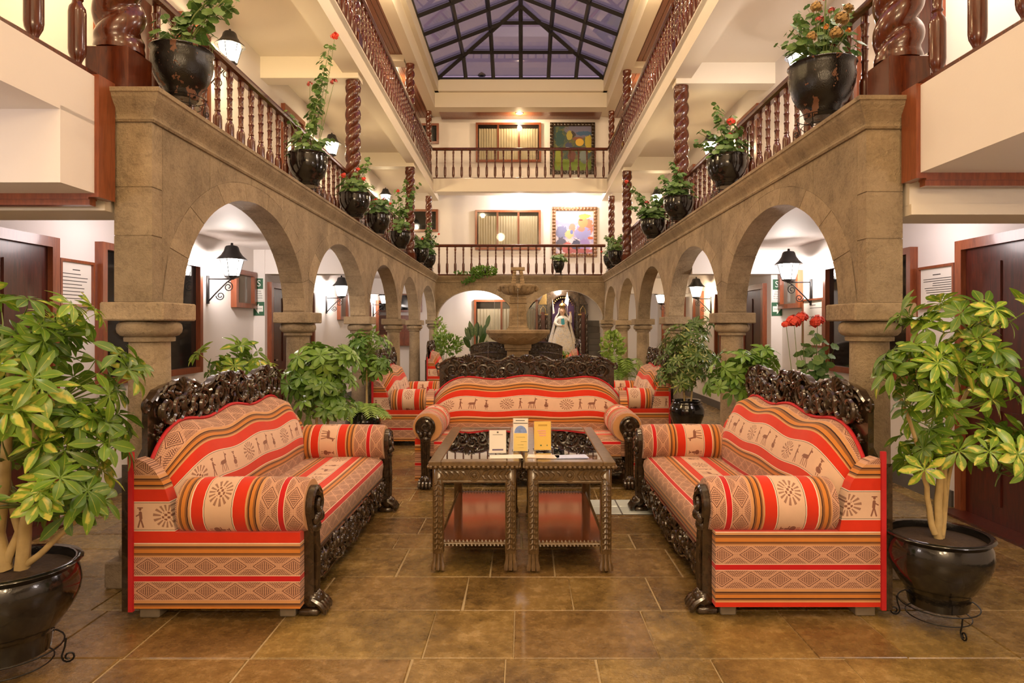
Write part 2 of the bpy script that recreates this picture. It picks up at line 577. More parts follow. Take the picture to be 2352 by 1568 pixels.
# ------------------------------------------------------------------ woven fabric
def fabric():
    m, nt, b = mat_new('woven_andean_stripe_fabric')
    uv = nt.nodes.new('ShaderNodeUVMap').outputs[0]
    sp = nt.nodes.new('ShaderNodeSeparateXYZ'); nt.links.new(uv, sp.inputs[0])
    u = X(nt, sp.outputs[0]); v = X(nt, sp.outputs[1])
    P = 0.62
    vf = (v / P).fract()
    red = (0.60, 0.032, 0.009); crm = (0.68, 0.455, 0.315); dia = (0.60, 0.335, 0.215); wht = (0.80, 0.66, 0.52)
    drk = (0.035, 0.010, 0.008); och = (0.56, 0.20, 0.035); brn = (0.24, 0.095, 0.03); tan = (0.58, 0.29, 0.12)
    st = []
    def add(p, c): st.append((p / P, c))
    add(0.0, red); add(0.060, wht); add(0.064, drk); add(0.067, crm)
    add(0.199, drk); add(0.202, wht); add(0.206, red)
    def brown(o):
        add(o, tan); add(o + .014, drk); add(o + .019, brn); add(o + .028, och); add(o + .046, drk); add(o + .050, brn); add(o + .058, tan)
    add(0.266, wht); brown(0.269)
    add(0.336, dia); add(0.428, wht); add(0.431, (0.50, 0.012, 0.012)); add(0.456, wht); add(0.459, dia)
    brown(0.552)
    base = ramp(nt, vf, st, True)
    vv = vf * P
    # diamond bands
    y1 = (vv - 0.382) / 0.092
    y2 = (vv - 0.505) / 0.092
    in1 = y1.abs().lt(0.48); in2 = y2.abs().lt(0.48)
    y = y1 * in1 + y2 * in2
    x = (u / 0.145).fract() - 0.5
    d = x.abs() * 1.05 + y.abs()
    ring = (d - 0.40).abs().lt(0.022)
    ring2 = (d - 0.30).abs().lt(0.016)
    q1 = ((x * 1.05 + y) * 6.5).fract().gt(0.5)
    q2 = ((x * 1.05 - y) * 6.5).fract().gt(0.5)
    chk = (q1 - q2).abs() * d.lt(0.27)
    fea = ((x.abs() * 1.0 - y.abs() * 0.4) * 16).fract().gt(0.55) * d.gt(0.56) * y.abs().gt(0.16)
    dots = (u / 0.0085).fract().gt(0.5) * (vv / 0.0085).fract().gt(0.5) * d.gt(0.42) * 0.5
    pat = (ring.max(ring2).max(chk) * 0.95).max(fea * 0.85).max(dots) * in1.max(in2)
    col = mixc(nt, pat, base, (0.10, 0.03, 0.022))
    # figure band
    H = 0.132
    fy = (vv - 0.133) / (-H)
    fx = (u / 0.6).fract() * (0.6 / H)
    acc = None
    def seg(ax, ay, bx, by, r):
        nonlocal acc
        px = fx - ax; py = fy - ay
        ex, ey = bx - ax, by - ay
        L2 = max(ex * ex + ey * ey, 1e-6)
        h = (px * (ex / L2) + py * (ey / L2)).clamp()
        dx = px - h * ex; dy = py - h * ey
        k = (dx * dx + dy * dy).lt(r * r)
        acc = k if acc is None else acc.max(k)
    # llama
    c = 2.72
    seg(c - .22, -.03, c + .10, .0, .085); seg(c + .13, .02, c + .20, .28, .045); seg(c + .20, .30, c + .30, .28, .04)
    seg(c + .19, .32, c + .18, .40, .02)
    for q, w in ((-.26, -.10), (-.16, .06), (.04, -.04), (.12, .12)): seg(c + q, -.10, c + q + w * .6, -.41, .025)
    seg(c - .30, .0, c - .36, -.08, .025)
    # man
    c = 1.75
    seg(c, -.08, c + .02, .12, .06); seg(c + .03, .25, c + .03, .27, .05); seg(c - .06, .31, c + .12, .31, .022)
    seg(c, -.12, c - .09, -.41, .03); seg(c + .02, -.12, c + .10, -.41, .03); seg(c + .03, .08, c + .17, .0, .025)
    # woman
    c = 3.72
    seg(c - .02, -.14, c + .05, -.14, .12); seg(c, .02, c + .01, .12, .06); seg(c + .02, .25, c + .02, .27, .05)
    seg(c - .08, .32, c + .12, .32, .022); seg(c, .06, c + .16, .0, .025); seg(c - .05, -.3, c - .05, -.40, .02); seg(c + .07, -.3, c + .07, -.40, .02)
    # radiant sun
    sx = fx - 0.75; sy = fy
    rr = (sx * sx * 0.62 + sy * sy).pow(0.5)
    an = sy.atan2(sx)
    rays = (an * 15.0).sin().gt(0.1) * rr.gt(0.20) * rr.lt(0.43)
    face = ((sx * 26).sin() * (sy * 34).sin()).gt(0.05) * rr.lt(0.17)
    fig = acc.max(rays * 0.8).max(face)
    inb = (fy.abs()).lt(0.46)
    col = mixc(nt, fig * inb * 0.85, col, (0.16, 0.040, 0.022))
    # weave tone
    n = noise(nt, 9, 3, coords(nt))
    h = nt.nodes.new('ShaderNodeHueSaturation')
    nt.links.new(col, h.inputs['Color']); nt.links.new((n * 0.24 + 0.9).s, h.inputs['Value'])
    setc(nt, b, h.outputs[0])
    b.inputs['Roughness'].default_value = 0.85
    b.inputs['Sheen Weight'].default_value = 0.15
    b.inputs['Specular IOR Level'].default_value = 0.2
    bump(nt, b, noise(nt, 220, 2, coords(nt)), 0.12, 0.003)
    return m


M['fabric'] = fabric()


def painting_mat(kind):
    m, nt, b = mat_new('painted_canvas_' + kind)
    uv = nt.nodes.new('ShaderNodeUVMap').outputs[0]
    sp = nt.nodes.new('ShaderNodeSeparateXYZ'); nt.links.new(uv, sp.inputs[0])
    u = X(nt, sp.outputs[0]); v = X(nt, sp.outputs[1])
    n1 = noise(nt, 3.5, 3, uv, 0.5, 2.0); n2 = noise(nt, 6, 3, uv, 0.6, 2.5)
    def blob(c, cx, cy, rx, ry, cc, wob=2.6):
        dx = (u - cx) / rx; dy = (v - cy) / ry
        k = ((dx * dx + dy * dy + (n2 - 0.5) * wob) * -6.0 + 6.5).clamp()
        return mixc(nt, k, c, cc)
    if kind == 'night':
        c = ramp(nt, n1 * 0.6 + n2 * 0.4, [(0.3, (0.012, 0.03, 0.03)), (0.45, (0.03, 0.06, 0.06)), (0.55, (0.10, 0.11, 0.02)), (0.7, (0.16, 0.06, 0.05))], False)
        c = blob(c, .72, .90, .42, .16, (0.13, 0.12, 0.20)); c = blob(c, .82, .84, .25, .05, (0.03, 0.09, 0.20))
        c = blob(c, .50, .82, .10, .07, (0.03, 0.02, 0.02)); c = blob(c, .64, .72, .14, .04, (0.20, 0.06, 0.03))
        c = blob(c, .93, .62, .10, .20, (0.42, 0.33, 0.02)); c = blob(c, .69, .64, .11, .085, (0.62, 0.38, 0.03), 0.1)
        c = blob(c, .16, .72, .12, .18, (0.01, 0.05, 0.05)); c = blob(c, .42, .80, .08, .10, (0.36, 0.30, 0.05))
        c = blob(c, .40, .56, .10, .08, (0.03, 0.04, 0.10)); c = blob(c, .36, .50, .08, .03, (0.38, 0.42, 0.42))
        c = blob(c, .5, .12, .6, .14, (0.16, 0.24, 0.02)); c = blob(c, .48, .34, .10, .14, (0.12, 0.03, 0.02))
        c = blob(c, .80, .32, .10, .16, (0.16, 0.20, 0.20)); c = blob(c, .12, .30, .08, .2, (0.22, 0.26, 0.02))
    else:
        wv = ((v * 24 + (u * 5.0).sin() * 2.0 + n1 * 5).sin() * 0.5 + 0.5)
        c = mixc(nt, wv, (0.70, 0.62, 0.72), (0.36, 0.34, 0.60))
        c = blob(c, .25, .92, .45, .14, (0.62, 0.60, 0.72)); c = blob(c, .42, .86, .16, .10, (0.80, 0.58, 0.46))
        c = blob(c, .85, .93, .3, .12, (0.80, 0.68, 0.50)); c = blob(c, .16, .50, .16, .14, (0.20, 0.22, 0.42))
        c = blob(c, .88, .62, .10, .22, (0.62, 0.20, 0.13)); c = blob(c, .70, .48, .22, .17, (0.30, 0.30, 0.62))
        c = blob(c, .68, .57, .10, .06, (0.66, 0.26, 0.20)); c = blob(c, .72, .73, .13, .13, (0.62, 0.30, 0.14), .2)
        c = blob(c, .76, .86, .16, .06, (0.76, 0.42, 0.10)); c = blob(c, .66, .78, .05, .02, (0.2, 0.08, 0.05))
        c = blob(c, .44, .60, .09, .09, (0.58, 0.28, 0.22)); c = blob(c, .36, .45, .12, .10, (0.72, 0.50, 0.26))
        c = blob(c, .42, .50, .04, .05, (0.16, 0.20, 0.50), .1); c = blob(c, .92, .36, .07, .03, (0.78, 0.14, 0.05))
        c = blob(c, .15, .22, .14, .16, (0.10, 0.10, 0.16)); c = blob(c, .32, .12, .14, .14, (0.46, 0.12, 0.12))
        c = blob(c, .55, .18, .12, .16, (0.07, 0.08, 0.16)); c = blob(c, .78, .18, .14, .16, (0.32, 0.24, 0.56))
        c = blob(c, .62, .06, .5, .05, (0.40, 0.12, 0.14))
    setc(nt, b, c)
    b.inputs['Roughness'].default_value = 0.45
    return m


M['paint_night'] = painting_mat('night')
M['paint_day'] = painting_mat('day')

# ------------------------------------------------------------------ layout of the hall
def LX(side, Y, t=0.0):
    if side < 0: return -(2.06 + (Y - 3.63) * 0.0122) - t
    return 1.98 + (Y - 3.75) * 0.0092 + t


CY = {-1: [3.80, 6.40, 8.97, 11.45, 13.85], 1: [3.93, 6.58, 9.17, 11.70, 14.20]}
NEAR = {-1: 3.63, 1: 3.76}
FAR = 16.75
WX = {-1: -3.55, 1: 3.50}
BACK = 17.85
SPR = 1.60       # top of the impost slabs
CROWN = 2.42
CORB = 2.60      # underside of the cornice
DECK = 2.77
THK = 0.21
F3 = 5.25
NAME = {-1: 'left', 1: 'right'}

# floor -----------------------------------------------------------------
fl = MB().box(-3.7, 3.7, -2.6, BACK + .2, -0.2, -0.006)
floor = struct('floor', fl, M['joint'], 'brown polished flagstone floor of the courtyard and galleries', cat='floor')
rest = MB()
fr = random.Random(5)
ys = [1.55]
while ys[-1] < BACK: ys.append(ys[-1] + fr.uniform(.30, .50))
ys[-1] = BACK
count = 0
for k in range(len(ys) - 1):
    x = -3.6 - fr.uniform(0, .3)
    while x < 3.6:
        w = fr.uniform(.34, .80)
        x0, x1 = max(x, -3.55), min(x + w, 3.52)
        x += w
        if x1 - x0 < .05: continue
        g = .0038
        a, bb = ys[k] + fr.uniform(.002, .007), ys[k + 1] - fr.uniform(.002, .007)
        near = ys[k] < 11.2
        mb = MB() if near and count < 300 else rest
        dz = fr.uniform(-.0012, .0012)
        j = lambda: fr.uniform(-.005, .003)
        q = [(x0 + g + j(), a), (x1 - g + j(), a), (x1 - g + j(), bb), (x0 + g + j(), bb)]
        cx, cy = (x0 + x1) / 2, (a + bb) / 2
        top = [(p[0] + (cx - p[0]) * .012, p[1] + (cy - p[1]) * .016, dz) for p in q]
        mid = [(p[0], p[1], dz - .004) for p in q]
        bot = [(p[0], p[1], -.03) for p in q]
        mb.add(top + mid + bot, [(0, 1, 2, 3)] + [(i, 4 + i, 4 + (i + 1) % 4, (i + 1) % 4) for i in range(4)] + [(4 + i, 8 + i, 8 + (i + 1) % 4, 4 + (i + 1) % 4) for i in range(4)])
        if mb is not rest:
            mb.build('flagstone', M['flag'], floor); count += 1
near_strip = rest.box(-3.55, 3.52, -2.5, 1.54, -.03, 0.0)
o = rest.build('flagstones_beyond', M['flag'], floor); tag(o, kind='stuff')

# shell walls -------------------------------------------------------------
wl = MB().box(-3.75, WX[-1], -2.5, BACK + .2, 0, 7.3)
wl.box(WX[-1], WX[-1] + .15, 8.62, 10.6, 0, 2.48)
struct('wall_left', wl, M['white'], 'white plaster side wall behind the left arcade', cat='wall')
wr = MB().box(WX[1], 3.7, -2.5, BACK + .2, 0, 7.3)
wr.box(WX[1] - .15, WX[1], 8.80, 10.8, 0, 2.48)
struct('wall_right', wr, M['white'], 'white plaster side wall behind the right arcade', cat='wall')
wb = MB().box(-3.55, 3.5, BACK, BACK + .2, 0, 7.3)
struct('wall_back', wb, M['white'], 'white plaster end wall with windows and paintings', cat='wall')
wf = MB().box(-3.75, 3.7, -2.7, -2.5, 0, 8.6)
struct('wall_front', wf, M['white'], 'white plaster wall behind the viewer', cat='wall')
for s in (-1, 1):
    bb = MB()
    x = WX[s]; segs = [(-2.4, 3.6), (5.3, 8.6), (10.8, 18.2)]
    for a, c in segs: bb.box(min(x, x - s * .02), max(x, x - s * .02), a, c, 0, .13)
    struct('baseboard_' + NAME[s], bb, M['rubber'], 'dark stone baseboard along the %s side wall' % NAME[s], cat='baseboard')

# decks and ceilings ---------------------------------------------------------
for s in (-1, 1):
    side = NAME[s]
    mb = MB()
    n = NEAR[s]
    def slab(mb, Y0, Y1, t0, z0, z1, xw=None):
        xa0, xa1 = LX(s, Y0, t0), LX(s, Y1, t0); w = WX[s] if xw is None else xw
        vs = [(xa0, Y0, z0), (w, Y0, z0), (w, Y1, z0), (xa1, Y1, z0), (xa0, Y0, z1), (w, Y0, z1), (w, Y1, z1), (xa1, Y1, z1)]
        mb.add(vs, [(0, 3, 2, 1), (4, 5, 6, 7), (0, 1, 5, 4), (1, 2, 6, 5), (2, 3, 7, 6), (3, 0, 4, 7)])
    slab(mb, n + .02, BACK, .02, 2.48, DECK - .01)
    for yb in (8.75, 13.9):
        slab(mb, yb - .12, yb + .12, .22, 2.16, 2.50)
    struct('ceiling_gallery_' + side, mb, M['white'], 'white ceiling slab over the %s ground arcade walk' % side, cat='ceiling')
    # near gallery stub, coming towards the viewer
    mb = MB()
    lowz = 2.53 if s < 0 else 2.31
    t = .21
    slab(mb, -2.5, n + .05, t, lowz, 2.79)
    if s < 0:
        slab(mb, n - .43, n - .03, t, 2.17, 2.55)
    struct('ceiling_near_' + side, mb, M['white'], 'near %s gallery slab with plain white fascia' % side, cat='ceiling')
    tr = MB()
    x = LX(s, n, t)
    tr.box(min(x - s * .025, x + s * .03), max(x - s * .025, x + s * .03), n - .17, n - .03, 2.15 if s < 0 else 2.28, 2.80)
    tr.box(min(x + s * .03, WX[s]), max(x + s * .03, WX[s]), n - .17, n - .10, 2.14 if s < 0 else 2.27, 2.18 if s < 0 else 2.315)
    tr.box(min(x + s * .03, WX[s]), max(x + s * .03, WX[s]), n - .16, n - .11, 2.11 if s < 0 else 2.24, 2.14 if s < 0 else 2.27)
    struct('trim_%d' % (1 if s < 0 else 2), tr, M['framewood'], 'red wooden corner trim beside the %s front pier' % side, cat='trim')
    # moulded beam behind the trim
    mm = MB()
    slab(mm, n - .03, n + .26, t + .02, 2.155, 2.475)
    slab(mm, n - .05, n + .28, t + .02, 2.10, 2.16)
    struct('trim_%d' % (3 if s < 0 else 4), mm, M['cream'], 'cream moulded beam at the mouth of the %s walk' % side, cat='trim')
    # third-floor deck
    mb = MB()
    slab(mb, -2.5, BACK, .06, 5.12, F3 - .02)
    slab(mb, -2.5, BACK, .06, 4.90, F3, LX(s, 10, .30))
    for yb in CY[s][0:1] + CY[s][2:3] + CY[s][4:5]:
        slab(mb, yb - .13, yb + .13, .10, 4.83, 5.13)
    struct('ceiling_upper_' + side, mb, M['cream'], 'cream ceiling slab and fascia of the %s top gallery' % side, cat='ceiling')
    # roof over third floor
    rf = MB()
    slab(rf, -2.5, BACK, .20, 7.22, 7.35)
    struct('ceiling_top_' + side, rf, M['cream'], 'cream roof slab over the %s top gallery' % side, cat='ceiling')
    pr = empty('ceiling_planks_' + side, label='red plank ceiling over the %s top gallery' % side, cat='ceiling', kind='structure')
    x0, x1 = abs(LX(s, 10, .32)), abs(WX[s])
    w = (x1 - x0) / 11
    for i in range(11):
        MB().box(s * (x0 + i * w + .004) if s > 0 else -(x0 + (i + 1) * w - .004), s * (x0 + (i + 1) * w - .004) if s > 0 else -(x0 + i * w + .004), 3.0, BACK, 7.165, 7.22).build('plank', M['plank'], pr)
    cb = MB()
    for yb in (CY[s][0], CY[s][2], CY[s][4]):
        slab(cb, yb - .16, yb + .16, .30, 7.03, 7.20)
    struct('trim_%d' % (5 if s < 0 else 6), cb, M['cream'], 'cream cross beams under the %s plank ceiling' % side, cat='trim')

# back decks
mb = MB()
mb.box(LX(-1, FAR, .02), LX(1, FAR, .02), FAR + .02, BACK, 2.50, DECK - .01)
struct('ceiling_gallery_back', mb, M['white'], 'white slab over the back ground walk', cat='ceiling')
mb = MB()
mb.box(LX(-1, FAR, .06), LX(1, FAR, .06), FAR, BACK, 5.05, F3 - .01)
mb.box(LX(-1, FAR, .06), LX(1, FAR, .06), FAR - .05, FAR + .18, 4.92, F3)
struct('ceiling_upper_back', mb, M['cream'], 'cream slab and fascia of the back top gallery', cat='ceiling')
pr = empty('ceiling_planks_back', label='red plank ceiling over the back top gallery', cat='ceiling', kind='structure')
for i in range(9):
    MB().box(-2.2, 2.1, FAR + .2 + i * .098 + .003, FAR + .2 + (i + 1) * .098 - .003, 7.12, 7.2).build('plank', M['plank'], pr)
mb = MB()
mb.box(-3.5, 3.45, FAR + .16, BACK, 7.2, 7.34)
struct('ceiling_top_back', mb, M['cream'], 'cream roof slab over the back top gallery', cat='ceiling')

# ring beam under the skylight
mb = MB()
GX0, GX1, GY1, GY0, EZ = -2.12, 2.04, 16.45, 2.4, 7.72
def ringpart(x0, x1, y0, y1, z0, z1): mb.box(x0, x1, y0, y1, z0, z1)
ringpart(-2.45, GX0 - .10, -2.5, FAR + .1, 7.02, 7.5); ringpart(GX1 + .10, 2.38, -2.5, FAR + .1, 7.02, 7.5)
ringpart(-2.45, 2.38, GY1 + .12, FAR + .2, 7.03, 7.5)
ringpart(-2.5, GX0, -2.5, FAR + .1, 7.40, EZ); ringpart(GX1, 2.45, -2.5, FAR + .1, 7.40, EZ)
ringpart(-2.5, 2.45, GY1, FAR + .2, 7.40, EZ); ringpart(-2.5, 2.45, -2.5, GY0, 7.40, EZ)
struct('trim_7', mb, M['cream'], 'cream ring beam framing the glass skylight', cat='trim')

# ------------------------------------------------------------------ stone arcades
def shrink(poly, g=.0022):
    cx = sum(p[0] for p in poly) / len(poly); cz = sum(p[1] for p in poly) / len(poly)
    out = []
    for a, b in poly:
        dx, dz = cx - a, cz - b
        L = math.hypot(dx, dz) or 1
        out.append((a + dx / L * g * 1.4, b + dz / L * g * 1.4))
    return out


def arch_bay(fmap, B0, B1, Ya, Yb, spr, crown, top, parent, ring=.24, rise=.13, nv=9, cuts=4, zcuts=()):
    sc_ = (Ya + Yb) / 2; a = (Yb - Ya) / 2; b = crown - spr
    def I(th, e=0.0): return (sc_ - (a + e) * math.cos(th), spr + (b + e) * math.sin(th))
    def O(th):
        p = (sc_ - (a + ring) * math.cos(th), spr + (b + rise) * math.sin(th))
        return (min(max(p[0], B0), B1), p[1])
    def zl(s_):
        q = (s_ - sc_) / (a + ring)
        return spr if abs(q) >= 1 else spr + (b + rise) * math.sqrt(1 - q * q)
    for k in range(nv):
        t0, t1 = PI * k / nv, PI * (k + 1) / nv
        n = 4
        poly = [I(t0 + (t1 - t0) * i / n) for i in range(n + 1)] + [O(t1 - (t1 - t0) * i / n) for i in range(n + 1)]
        cl = []
        for p in poly:
            if not cl or (abs(p[0] - cl[-1][0]) + abs(p[1] - cl[-1][1])) > 1e-5: cl.append(p)
        MB().prism(shrink(cl), fmap, 0, THK).build('voussoir', M['stone'], parent)
    xs = [B0 + (B1 - B0) * i / cuts for i in range(cuts + 1)]
    lo = max(B0, sc_ - a - ring)
    if lo - B0 > .03: xs = [B0, lo] + [x for x in xs[1:] if x > lo + .2]
    for i in range(len(xs) - 1):
        x0, x1 = xs[i], xs[i + 1]
        n = 8
        if lo - B0 > .03 and i == 0:
            zz = [spr] + list(zcuts) + [top]
            for q in range(len(zz) - 1):
                MB().prism(shrink([(x0, zz[q]), (x1, zz[q]), (x1, zz[q + 1]), (x0, zz[q + 1])]), fmap, 0, THK).build('pier_stone', M['stone'], parent)
            continue
        low = [(x0 + (x1 - x0) * k / n, zl(x0 + (x1 - x0) * k / n)) for k in range(n + 1)]
        MB().prism(shrink(low + [(x1, top), (x0, top)]), fmap, 0, THK).build('spandrel_stone', M['stone'], parent)
    mb = MB()
    n = 26
    for k in range(n):
        p0, p1 = I(PI * k / n, .005), I(PI * (k + 1) / n, .005)
        mb.prism([p0, p1, (p1[0], top), (p0[0], top)], fmap, .004, THK - .004)
    for x0, x1 in ((B0 + .003, Ya), (Yb, B1)):
        if x1 - x0 > .01: mb.prism([(x0, spr), (x1, spr), (x1, top), (x0, top)], fmap, .004, THK - .004)
    mb.build('mortar', M['mortar'], parent)


def col_meshes():
    d = {}
    sh = MB()
    sh.lathe([(.118, .24), (.122, .27), (.116, .34), (.112, 1.0), (.108, 1.385)], 20)
    d['shaft'] = sh.mesh('shaft', M['stone'], 40)
    b = MB()
    b.cbox(-.165, .165, -.165, .165, 0.0, .15, .01)
    b.lathe([(.14, .15), (.155, .165), (.158, .185), (.15, .205), (.135, .215), (.13, .235), (.118, .25)], 20)
    d['base'] = b.mesh('base', M['stone'], 40)
    c = MB()
    c.lathe([(.11, 1.375), (.132, 1.378), (.134, 1.40), (.128, 1.405), (.15, 1.412), (.166, 1.43), (.170, 1.452), (.166, 1.475), (.15, 1.492), (.13, 1.497)], 24)
    d['necking'] = c.mesh('necking', M['stone'], 40)
    s = MB().cbox(-.178, .178, -.185, .185, 1.497, 1.60, .008)
    d['impost_slab'] = s.mesh('impost_slab', M['stone'])
    return d


CM = col_meshes()
ORD = ['front', 'second', 'third', 'fourth', 'fifth']
for s in (-1, 1):
    side = NAME[s]
    root = empty('wall_arcade_' + side, label='%s arcade wall of brown stone with five round arches' % side, cat='arcade', kind='structure')
    fm = lambda a, b, d, s=s: (LX(s, a, d), a, b)
    cy = CY[s]
    edges = [NEAR[s]] + cy[1:] + [FAR]
    for i in range(5):
        Ya = NEAR[s] + .345 if i == 0 else cy[i] + .12
        Yb = cy[i + 1] - .12 if i < 4 else FAR - .10
        arch_bay(fm, edges[i], edges[i + 1] + (.1 if i == 4 else 0), Ya, Yb, SPR, CROWN, CORB, root, zcuts=(1.97, 2.24))
    for i in range(5):
        r = empty('stone_column', (LX(s, cy[i], THK / 2), cy[i] + (.0 if i else .0), 0), 0,
                  'round stone column with square capital, %s from the front in the %s arcade' % (ORD[i], side), 'column', 'stone columns of the arcades')
        for k, me in CM.items(): inst(k, me, r)

# back arcade
xl, xr = LX(-1, FAR), LX(1, FAR)
root = empty('wall_arcade_back', label='back arcade wall of brown stone with two wide low arches', cat='arcade', kind='structure')
fm = lambda a, b, d: (a, FAR + d, b)
mid = -0.07
arch_bay(fm, xl - .2, mid, xl + .03, mid - .16, 1.64, 2.40, CORB, root, nv=11, cuts=4)
arch_bay(fm, mid, xr + .2, mid + .16, xr - .03, 1.64, 2.40, CORB, root, nv=11, cuts=4)
for x, lab in ((xl - .08, 'left back corner'), (mid, 'middle of the back arcade'), (xr + .08, 'right back corner')):
    r = empty('stone_column', (x, FAR + .1, 0), 0, 'round stone column with square capital at the %s' % lab, 'column', 'stone columns of the arcades')
    for k, me in CM.items():
        inst(k, me, r, scale=(1, 1, 1.025))

# cornice as mitred stones along a U-shaped path
path = [(LX(-1, 3.63, .26), 3.63), (LX(-1, 3.63), 3.63), (xl, FAR), (xr, FAR), (LX(1, 3.76), 3.76), (LX(1, 3.76, .26), 3.76)]
prof = [(-.10, 2.60), (.0, 2.60), (.010, 2.600), (.018, 2.612), (.010, 2.628), (.012, 2.640), (.026, 2.665), (.048, 2.695), (.066, 2.722), (.072, 2.742), (.080, 2.745), (.082, 2.768), (.0, 2.772), (-.30, 2.772)]
root = empty('trim_8', label='moulded stone cornice above the arches', cat='cornice', kind='structure')


def offs(i):
    """miter direction at path vertex i, towards the courtyard"""
    p = [Vector(q) for q in path]
    def nrm(a, b):
        d = (b - a).normalized(); return Vector((d.y, -d.x))
    ns = []
    if i > 0: ns.append(nrm(p[i - 1], p[i]))
    if i < len(p) - 1: ns.append(nrm(p[i], p[i + 1]))
    if len(ns) == 1: return ns[0]
    m = (ns[0] + ns[1]).normalized()
    return m / max(m.dot(ns[0]), .2)


for i in range(len(path) - 1):
    a, b = Vector(path[i]), Vector(path[i + 1]); oa, ob = offs(i), offs(i + 1)
    L = (b - a).length
    n = max(1, round(L / 1.05))
    for k in range(n):
        t0, t1 = k / n, (k + 1) / n
        g = .0015 / L
        if k > 0: t0 += g
        if k < n - 1: t1 -= g
        dd = (b - a).normalized(); nn = Vector((dd.y, -dd.x))
        o0 = oa if k == 0 else nn
        o1 = ob if k == n - 1 else nn
        vs = []
        for t, o_ in ((t0, o0), (t1, o1)):
            c = a + (b - a) * t
            for q, z in prof:
                p = c + o_ * q
                vs.append((p.x, p.y, z))
        m = len(prof)
        fs = [tuple(range(m)), tuple(range(2 * m - 1, m - 1, -1))] + [(j, (j + 1) % m, m + (j + 1) % m, m + j) for j in range(m)]
        MB().add(vs, fs).build('cornice_stone', M['stone'], root)

# ------------------------------------------------------------------ railings and twisted columns
bal = MB().lathe([(.017, 0), (.017, .015), (.023, .03), (.031, .05), (.034, .075), (.034, .25), (.031, .275), (.022, .29), (.018, .305), (.024, .315), (.019, .33), (.020, .39), (.025, .40), (.019, .412),
                  (.020, .47), (.025, .48), (.019, .492), (.021, .55), (.026, .56), (.020, .575), (.023, .62), (.030, .645), (.024, .66), (.024, .70)], 12).mesh('baluster', M['redwood'], 35)


def twisted_mesh(name, R, H, starts=2, pitch=.19, n=22, sq=True):
    mb = MB()
    prof_n = int(H / .014)
    vs = []; fs = []
    for k in range(prof_n + 1):
        z = H * k / prof_n
        e = min(z, H - z)
        amp = .32 * min(1, max(0, (e - .05) / .04))
        coll = .0
        if e < .035: coll = .04
        for i in range(n):
            a = 2 * PI * i / n
            ph = starts * a - 2 * PI * z / pitch
            r = R * (1 - amp + amp * (abs(math.cos(ph / 2)) ** .6) * 1.3 + coll)
            vs.append((r * math.cos(a), r * math.sin(a), z))
    for k in range(prof_n):
        for i in range(n):
            j = (i + 1) % n
            fs.append((k * n + i, k * n + j, (k + 1) * n + j, (k + 1) * n + i))
    fs.append(tuple(range(n))[::-1]); fs.append(tuple(prof_n * n + i for i in range(n)))
    mb.add(vs, fs)
    return mb.mesh(name, M['redwood'], 60)


TW2 = twisted_mesh('twisted_shaft', .098, 4.83 - 3.02)
TW2B = twisted_mesh('twisted_shaft', .125, 4.83 - 3.02)
TW3 = twisted_mesh('twisted_shaft', .092, 7.02 - F3 - .22)
PLB = MB().cbox(-.12, .12, -.12, .12, 0, .25, .006).mesh('pedestal', M['redwood'])
PL3 = MB().cbox(-.105, .105, -.105, .105, 0, .22, .006).mesh('pedestal', M['redwood'])
for s in (-1, 1):
    side = NAME[s]
    tw = [NEAR[s] + .12, CY[s][2], CY[s][4], FAR + .12]
    for q, yy in enumerate(tw):
        w = ['nearest the viewer', 'second from the front', 'third from the front', 'at the back corner'][q]
        sc3 = 1.0 if q < 3 else .8
        r = empty('twisted_column', (LX(s, yy, .24 if q == 0 else .20), yy - (.02 if q == 0 else 0), DECK), 0, 'spiral carved wooden column on the %s middle gallery, %s' % (side, w), 'column', 'twisted gallery columns')
        inst('pedestal', PLB, r, scale=(sc3, sc3, 1)); inst('shaft', TW2B if q == 0 else TW2, r, (0, 0, .25), scale=(sc3, sc3, 1))
        if q == 0: continue
        r = empty('twisted_column', (LX(s, yy, .20), yy, F3), 0, 'spiral carved wooden column on the %s top gallery, %s' % (side, w), 'column', 'twisted gallery columns')
        inst('pedestal', PL3, r, scale=(sc3, sc3, 1)); inst('shaft', TW3, r, (0, 0, .22), scale=(sc3, sc3, 1))


def railing(name, label, p0, p1, z, pitch=.215, hand=True, bs=1.0, zs=1.0):
    a, b = Vector((p0[0], p0[1], 0)), Vector((p1[0], p1[1], 0))
    d = b - a; L = d.length
    ang = math.atan2(d.y, d.x)
    r = empty(name, (a.x, a.y, z), ang, label, 'railing', 'turned wooden balustrades')
    MB().cbox(0, L, -.04, .04, .0, .05, .006).build('bottom_rail', M['redwood'], r)
    h = MB()
    h.prism([(-.045, .765 * zs), (-.05, .785 * zs), (-.042, .81 * zs), (-.02, .825 * zs), (.02, .825 * zs), (.042, .81 * zs), (.05, .785 * zs), (.045, .765 * zs), (.025, .75 * zs), (-.025, .75 * zs)], lambda q, w, t: (t, q, w), 0, L)
    h.build('handrail', M['redwood'], r)
    n = max(1, int(L / pitch))
    for k in range(n):
        inst('baluster', bal, r, ((k + .5) * L / n, 0, .05), scale=(bs, bs, zs))
    return r


